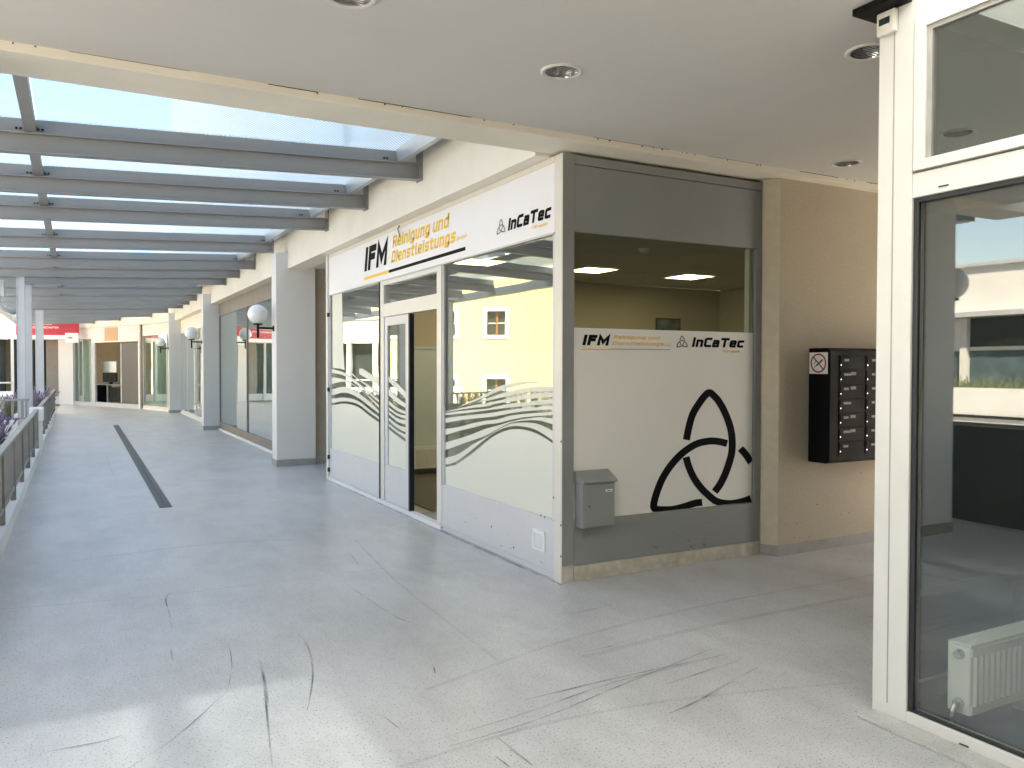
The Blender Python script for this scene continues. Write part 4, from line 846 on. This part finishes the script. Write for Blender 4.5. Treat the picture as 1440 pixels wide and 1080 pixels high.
# ------------------------------------------------------------------ far curved end: door, blinds, red sign
P1, P2, P3, P4 = (2.20, 33.42), (0.66, 37.15), (0.0, 38.5), (-0.54, 38.85)
fd = thing('far_shop_door', 'far shop entrance with peach panel over an open glass door', 'shop front', (1.4, 35.3, 0))
MB().obox(P2, P1, 0.06, 2.55, 3.165, -0.06).build('header_panel', 'cream', fd)
A = Vector(P1); Bq = Vector(P2); D = (Bq-A)
def at(u): v = A+D*u; return (v.x, v.y)
MB().obox(at(0.70), at(0.43), 0.012, 2.60, 3.12, -0.0755).build('peach_panel', 'peach', fd)
MB().obox(at(0.99), at(0.72), 0.012, 2.60, 3.12, -0.0755).build('pale_panel', 'column', fd)
MB().obox(at(0.415), at(0.04), 0.012, 2.60, 3.12, -0.0755).build('pale_panel', 'column', fd)
for u0, u1 in ((0.0, 0.03), (0.93, 1.0)): MB().obox(at(u1), at(u0), 0.06, 0.0, 2.549, -0.06).build('door_post', 'whiteframe' if u0 == 0 else 'post', fd)
MB().obox(at(0.928), at(0.032), 0.05, 0.0, 0.16, -0.05).build('threshold_panel', 'post', fd)
lf = MB().obox(at(0.40), at(0.05), 0.04, 0.17, 2.5, 0.02).build('door_leaf', mat('grey_glass_leaf', (0.11, 0.107, 0.10), 0.5, var=0.05, scale=1.5), fd)
MB().obox(at(0.42), at(0.402), 0.05, 0.17, 2.5, 0.015).build('leaf_frame', 'post', lf)
# what stands inside the far door
rm = thing('far_shop_room', 'warm brown room inside the far shop behind its open door', 'room', (4, 37, 0))
nd_ = Vector((D.y, -D.x)).normalized()*-1
inn = Vector((-D.y, D.x)).normalized(); inn = inn if inn.x > 0 else -inn
q0 = Vector(at(2.9))+inn*2.0; q1 = Vector(at(0.1))+inn*2.0
MB().obox(q0, q1, 0.1, 0.0, 3.17).build('rear_wall', mat('warm_wall', (0.66, 0.50, 0.33), 0.8), rm)
dk = thing('desk', 'desk with papers inside the far open door', 'desk', tuple(Vector(at(0.7))+inn*1.2)+(0,))
e0 = Vector(at(1.5))+inn*0.9; e1 = Vector(at(0.98))+inn*0.9
MB().obox(e0, e1, 0.7, 0.80, 0.84).build('desk_top', 'white', dk); MB().obox(e0.lerp(e1, 0.35), e0.lerp(e1, 0.42), 0.1, 0.0, 0.799, 0.2).build('leg', 'post', dk); MB().obox(e0, e0.lerp(e1, 0.1), 0.6, 0.0, 0.799, 0.05).build('drawer_side', 'dark', dk); MB().obox(e0.lerp(e1, 0.55), e1, 0.5, 0.1, 0.7, 0.1).build('drawers', 'darkroom', dk)
nt_ = thing('notice', 'white notice sheet standing above the far desk', 'notice', tuple(Vector(at(0.6))+inn*0.3)+(1.3,))
MB().obox(Vector(at(1.05))+inn*0.5, Vector(at(0.77))+inn*0.5, 0.01, 1.36, 1.80).build('sheet', 'white', nt_)
mo = thing('monitor', 'dark monitor on the desk inside the far door', 'monitor', tuple(Vector(at(0.66))+inn*1.1)+(0.84,))
MB().obox(Vector(at(1.46))+inn*1.2, Vector(at(1.14))+inn*1.2, 0.04, 0.92, 1.32).build('screen', 'black', mo); MB().obox(Vector(at(1.32))+inn*1.2, Vector(at(1.28))+inn*1.2, 0.1, 0.841, 0.92).build('stand', 'black', mo)
# glazed bay with curtains and the white pier
gb = thing('far_glazed_bay', 'far glazed bay with pale curtains under the red sign', 'shop window', ((P2[0]+P3[0])/2, (P2[1]+P3[1])/2, 0), 'shop windows along the arcade')
MB().obox(P3, P2, 0.08, 0.0, 0.14, -0.06).build('base', 'post', gb); MB().obox(P3, P2, 0.06, 2.72, 3.165, -0.05).build('head_panel', 'cream', gb)
MB().obox(P3, P2, 0.008, 0.141, 2.719, 0.0).build('pane', 'glass_far', gb)
for u in (0.02, 0.5, 0.97):
    v = Vector(P3).lerp(Vector(P2), u); w = Vector(P3).lerp(Vector(P2), min(1, u+0.03)); MB().obox(v, w, 0.05, 0.142, 2.718, -0.055).build('mullion', 'post', gb)
blinds(((P3[0]+0.12, P3[1]+0.25), (P2[0]+0.12, P2[1]+0.15)), 'pale green curtain strips in the far glazed bay', 0.15, 2.7, 12, 'vertical_blind')
tag(MB().obox(P4, P3, 0.35, 0.0, 3.165, -0.12).build('white_pier', 'column'), 'white pier at the left end of the far glazed bay', 'pier')
rs = thing('red_sign', 'wide red sign board with white letters across the far fascia', 'sign', (-0.6, 38, 3))
S0, S1 = Vector((-2.05, 38.45)), Vector((0.20, 37.45))
MB().obox(S0, S1, 0.05, 2.86, 3.42, -0.12).build('board', 'red', rs)
MB().obox(S0, S1, 0.05, 2.72, 2.858, -0.115).build('white_strip', 'sign', rs)
MB().obox(S0.lerp(S1, 0.79), S1, 0.03, 2.56, 2.95, -0.155).build('white_plate', 'sign', rs)
def sgn_text(txt, u, z, h, m, parent, off, ww=None):
    cu = bpy.data.curves.new('txt', 'FONT'); cu.body = txt; cu.size = h; cu.extrude = 0.001; cu.offset = h*0.012
    o = bpy.data.objects.new('txt', cu); C.objects.link(o); dg = bpy.context.evaluated_depsgraph_get(); me = bpy.data.meshes.new_from_object(o.evaluated_get(dg)); bpy.data.objects.remove(o)
    d = (S1-S0).normalized(); nn = Vector((-d.y, d.x)); p = S0.lerp(S1, u)+nn*off
    me.transform(Matrix(((d.x, 0, -nn.x, p.x), (d.y, 0, -nn.y, p.y), (0, 1, 0, z), (0, 0, 0, 1))))
    me.materials.clear(); me.materials.append(M[m]); t = bpy.data.objects.new('lettering', me); C.objects.link(t); adopt(t, parent)
sgn_text('KIRCHEN DER', 0.28, 3.27, 0.115, 'sign', rs, -0.124); sgn_text('GLAUBENSGEMEINSCHAFTEN', 0.06, 3.13, 0.115, 'sign', rs, -0.124)
sgn_text('info', 0.83, 2.72, 0.13, 'ink', rs, -0.158)

# north-west curve of the arcade (far left, and mirrored in the panes)
nw = thing('north_arcade_block', 'white far arcade block with dark glazed openings at the left end', 'building', (-3, 38.5, 0))
pp = [(-0.56, 39.0), (-2.3, 38.8), (-4.0, 37.75), (-5.9, 35.7)]
for a, b in zip(pp, pp[1:]):
    a, b = Vector(a), Vector(b)
    MB().obox(b, a, 0.25, 2.7, 3.75, -0.1).build('fascia', 'west', nw)
    MB().obox(b, a, 0.3, 3.751, 3.83, -0.16).build('coping', 'post', nw)
    MB().obox(b.lerp(a, 0.02), a, 0.05, 0.3, 2.69, 0.35).build('dark_glazing', 'glass_dark', nw)
    MB().obox(b, a, 0.12, 0.0, 0.32, 0.05).build('plinth', 'west', nw)
    for u in (0.0, 0.5): c = b.lerp(a, u); e = b.lerp(a, u+0.06); MB().obox(c, e, 0.2, 0.0, 2.699, -0.1).build('pier', 'column', nw)
v0, v1 = Vector(pp[0]), Vector(pp[1])
MB().obox(v0.lerp(v1, 0.27), v0, 0.05, 0.0, 2.69, 0.2).build('beige_panel', 'tan', nw); MB().obox(v0.lerp(v1, 0.86), v0.lerp(v1, 0.72), 0.05, 0.0, 2.69, 0.2).build('brown_panel', mat('brown_door', (0.22, 0.13, 0.07), 0.5), nw)

# ------------------------------------------------------------------ railings, planters, lavender
def railing(p, q, label, zb=0.16, zt=0.84, gap=0.085, kerb=True):
    t = thing('railing', label, 'railing', (p[0], p[1], 0), 'railings along the planted edge')
    P, Q = Vector(p), Vector(q); d = (Q-P).normalized(); L = (Q-P).length
    MB().obox(p, q, 0.07, zt-0.035, zt, -0.035).build('top_rail', 'rail', t, bevel=0.006)
    MB().obox(p, q, 0.03, zb+0.10, zb+0.135, -0.015).build('bottom_rail', 'rail', t)
    n = max(1, round(L/1.5))
    for i in range(n+1):
        c = P+d*(L*i/n); a = c-d*0.03 if i else c; b = c+d*0.03 if i < n else c
        MB().obox(a, b, 0.05, 0.0 if not kerb else 0.141, zt-0.036, -0.025).build('post', 'railslat', t)
    k = int(L/gap); shared = None; ang = math.atan2(d.y, d.x)
    for i in range(k):
        c = P+d*(i+0.5)*gap
        if shared is None:
            o = MB().box(-0.02, 0.02, -0.004, 0.004, zb+0.136, zt-0.036).build('bar', 'railslat'); shared = o.data
        else: o = bpy.data.objects.new('bar', shared); C.objects.link(o)
        o.location = (c.x, c.y, 0); o.rotation_euler = (0, 0, ang); adopt(o, t)
    if kerb: MB().obox(p, q, 0.09, 0.0, 0.14, -0.045).build('kerb', 'white', t)
    return t
railing((-0.6, 5.6), (-0.6, 16.6), 'long weathered railing at the left edge, nearest to us')
railing((-0.6, 17.1), (-0.6, 21.6), 'short slatted railing just beyond the white end block', gap=0.13)
railing((-0.6, 22.0), (-0.6, 30.5), 'distant slatted railing leading to the far white pier', gap=0.17)
railing((-0.75, 16.75), (-6.0, 16.75), 'cross railing with purple lavender behind it', zb=0.55, zt=1.02, gap=0.15, kerb=False)
pt = thing('edge_parapet', 'dark metal parapet at the outer edge beside the viewpoint, seen mirrored', 'parapet', (-1.65, 3.5, 0))
B(-1.68, -1.64, 1.51, 5.45, 0.0, 0.99).build('panel', mat('dark_parapet_paint', (0.055, 0.065, 0.068), 0.6, var=0.3, scale=2, dirt=0.4), pt); B(-1.70, -1.62, 1.51, 5.45, 0.995, 1.03).build('hand_rail', 'rail', pt)
pb = thing('pier_block', 'small white block at the end of the first railing', 'pier', (-0.6, 16.85, 0))
B(-0.72, -0.5, 16.7, 17.0, 0.62, 0.86).build('cap_block', 'white', pb, bevel=0.008); B(-0.66, -0.52, 16.74, 16.96, 0.0, 0.619).build('shaft', 'column', pb)
def planter(x0, x1, y0, y1, h, label):
    t = thing('planter', label, 'planter', ((x0+x1)/2, (y0+y1)/2, 0), 'white planters along the courtyard edge')
    B(x0, x1, y0, y1, -0.05, h-0.06).box(x0, x0+0.08, y0, y1, h-0.0599, h).box(x1-0.08, x1, y0, y1, h-0.0599, h).build('trough', 'white', t, bevel=0.006)
    B(x0+0.081, x1-0.081, y0+0.01, y1-0.01, h-0.0595, h-0.02).build('soil', 'soil', t); return t
planter(-1.65, -0.72, 6.0, 16.2, 0.38, 'long white planter behind the first railing'); planter(-6.0, -0.95, 17.75, 18.6, 0.68, 'white planter of lavender behind the cross railing')
planter(-1.6, -0.72, 20.0, 31.0, 0.35, 'far white planter behind the distant railings')
def lavender(label):
    t = thing('lavender_plant', label, 'plant', (0, 0, 0), 'lavender plants in the planters')
    lf_, fl_ = MB(), MB()
    for i in range(130):
        a = random.uniform(0, 2*math.pi); r = random.uniform(0, 0.1); L = random.uniform(0.15, 0.42); le = random.uniform(0.1, 0.75)
        b = Vector((r*math.cos(a), r*math.sin(a), 0)); tip = b+Vector((math.cos(a)*math.sin(le), math.sin(a)*math.sin(le), math.cos(le)))*L; s = Vector((-math.sin(a), math.cos(a), 0))*0.006
        lf_.quad(b-s, b+s, tip+s*0.3, tip-s*0.3)
        if i % 4 == 0:
            e = tip+(tip-b).normalized()*random.uniform(0.05, 0.1)
            fl_.tube([tip, tip.lerp(e, 0.5), e], [0.006, 0.011, 0.004], 5)
    tag(lf_.build('leaves', 'lav_leaf', t), kind='stuff'); tag(fl_.build('flowers', 'lav_flower', t), kind='stuff'); return t
pr = lavender('lavender plant in the near planter behind the first railing'); pr.location = (-1.2, 8.9, 0.36)
for i in range(26):
    o = dup(pr, (random.uniform(-1.45, -1.1), 9.2+i*0.27+random.uniform(-0.1, 0.1), 0.36), random.uniform(0, 6), 'lavender plant in the near planter behind the first railing'); s = random.uniform(0.85, 1.3); o.scale = (s, s, s)
for i in range(16):
    o = dup(pr, (-1.1-i*0.3, 18.15+random.uniform(-0.15, 0.15), 0.66), random.uniform(0, 6), 'purple lavender plant in the planter behind the cross railing'); s = random.uniform(0.7, 0.95); o.scale = (s, s, s)
for i in range(22):
    o = dup(pr, (random.uniform(-1.3, -0.85), 20.4+i*0.46, 0.33), random.uniform(0, 6), 'lavender plant in the far planter behind the distant railings'); s = random.uniform(1.0, 1.5); o.scale = (s, s, s)
pw = thing('parapet_wall', 'white stepped parapet wall across the courtyard beyond the posts', 'wall', (-5, 33, 0))
B(-9, -1.9, 33, 33.3, -0.05, 0.42).build('lower_course', 'white', pw); B(-9, -1.9, 33.06, 33.3, 0.44, 0.72).build('upper_course', 'white', pw); B(-9, -1.9, 33.03, 33.3, 0.421, 0.439).build('joint', 'skirt', pw)
MB().tube([(-9, 33.15, 1.02), (-1.9, 33.15, 1.02)], 0.03, 8).build('hand_rail', 'post', pw)

# ------------------------------------------------------------------ buildings across the courtyard (seen in the glass)
wb = thing('white_shop_building', 'sunlit white flat roofed shops across the courtyard, seen mirrored', 'building', (-14, 8, 0))
XW = -12.4
B(-20, XW-0.25, -14, 25, -0.06, 0.55).build('base_wall', 'west', wb); B(-20, XW, -14, 25, 2.92, 4.0).build('fascia', 'west', wb); B(-20.1, XW+0.1, -14.1, 25.1, 4.0, 4.08).build('coping', 'post', wb)
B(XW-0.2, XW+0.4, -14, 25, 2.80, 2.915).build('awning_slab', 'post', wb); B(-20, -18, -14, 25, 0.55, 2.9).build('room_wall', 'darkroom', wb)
for i in range(16):
    y = -14+i*2.6
    B(XW-0.25, XW-0.02, y, y+0.16, 0.55, 2.79).build('pier', 'west', wb)
    w = B(XW-0.2, XW-0.12, y+0.17, y+2.59, 2.0, 2.09).box(XW-0.2, XW-0.12, y+0.17, y+2.59, 0.551, 0.62).build('window', 'whiteframe', wb)
    B(XW-0.17, XW-0.15, y+0.17, y+2.59, 0.621, 1.999).build('pane', 'glass_west', w); B(XW-0.17, XW-0.15, y+0.17, y+2.59, 2.091, 2.79).build('fascia_panel' if i % 3 else 'dark_fascia', 'sign' if i % 3 else 'glass_dark', w)
sgr = B(XW-0.02, XW+0.1, 7.2, 8.6, 2.1, 2.78).build('dark_sign', 'dark', wb)
lettering('sign_letter', 'R', 'sign', sgr, lambda s, z, l: (XW+0.1+l, s, z), 7.5, 7.8, 2.25, 2.65, w=0.13, shear=0)
B(-11.1, -10.85, -14, 24, -0.05, 1.15).build('planter_wall', 'white', wb); B(-10.84, -10.8, -14, 24, 0.5, 0.56).build('rail', 'dark', wb)
hd = MB()
for i in range(1500):
    y = random.uniform(2, 24); b = Vector((-11.0+random.uniform(-.08, .08), y, 1.14)); tp = b+Vector((random.uniform(-.1, .1), random.uniform(-.12, .12), random.uniform(.08, .3))); s = Vector((0, .02, 0)); hd.quad(b-s, b+s, tp+s*.4, tp-s*.4)
tag(hd.build('planter_greenery', 'lav_leaf', wb), kind='stuff')
yb = thing('yellow_house', 'old yellow rendered house with white framed windows, mirrored in the glass', 'house', (-10, 33, 0))
Y0, Y1 = Vector((-17.5, 27.6)), Vector((-5.8, 36.5)); dy = (Y1-Y0).normalized(); LY = (Y1-Y0).length
us = []
c0 = Vector((6.3-37*math.sin(math.radians(27.2)), 37*math.cos(math.radians(27.2)))); s0 = (c0-Y0).dot(dy)
cols = [s0+k*2.35 for k in (-3, 0, 1, 2)]; cols = [c for c in cols if 1 < c < LY-0.8]
# facade with real openings: strips between windows
def fac(s_a, s_b, z_a, z_b): 
    if s_b-s_a > 0.01 and z_b-z_a > 0.01: fm_.obox(Y0+dy*s_a, Y0+dy*s_b, 0.4, z_a, z_b)
fm_ = MB(); rows = [(0.0, 1.05), (3.05, 4.15), (6.6, 7.8)]; ww = 0.42
zc = [-0.06]
for a, b in rows: zc += [a, b]
zc.append(10.5)
for i in range(len(zc)-1):
    if i % 2 == 0: fac(0, LY, zc[i], zc[i+1])
    else:
        prev = 0
        for c in sorted(cols): fac(prev, c-ww, zc[i], zc[i+1]); prev = c+ww
        fac(prev, LY, zc[i], zc[i+1])
fm_.build('facade', 'yellow', yb)
for c in cols:
    for a, b in rows:
        p, q = Y0+dy*(c-ww), Y0+dy*(c+ww)
        w = MB().obox(p-dy*0.17, p, 0.05, a-0.17, b+0.17, -0.051).obox(q, q+dy*0.17, 0.05, a-0.17, b+0.17, -0.051).obox(p+dy*0.0005, q-dy*0.0005, 0.05, b, b+0.17, -0.051).obox(p+dy*0.0005, q-dy*0.0005, 0.05, a-0.17, a, -0.051).build('window', 'white', yb)
        MB().obox(p, q, 0.02, a, b, 0.2).build('pane', 'glass_dark', w)
        m_ = (p+q)/2; MB().obox(m_-dy*0.04, m_+dy*0.04, 0.03, a, b, 0.16).build('casement_post', mat('brown_casement', (0.3, 0.13, 0.06), 0.5), w)
        MB().obox(p, m_-dy*0.041, 0.03, (a+b)/2-0.02, (a+b)/2+0.02, 0.16).obox(m_+dy*0.041, q, 0.03, (a+b)/2-0.02, (a+b)/2+0.02, 0.16).build('cross_bar', 'white', w)
MB().obox(Y0, Y1, 8.0, 10.5, 10.8, -0.4).build('eaves', 'brown', yb)
MB().obox(Y0, Y1, 0.3, -0.06, 10.49, 7.6).build('rear_wall', 'yellow', yb)
MB().obox(Y0, Y0+dy*0.3, 7.1, -0.06, 10.49, 0.45).obox(Y1-dy*0.3, Y1, 7.1, -0.06, 10.49, 0.45).build('side_wall', 'yellow', yb)

bpy.context.view_layer.update()
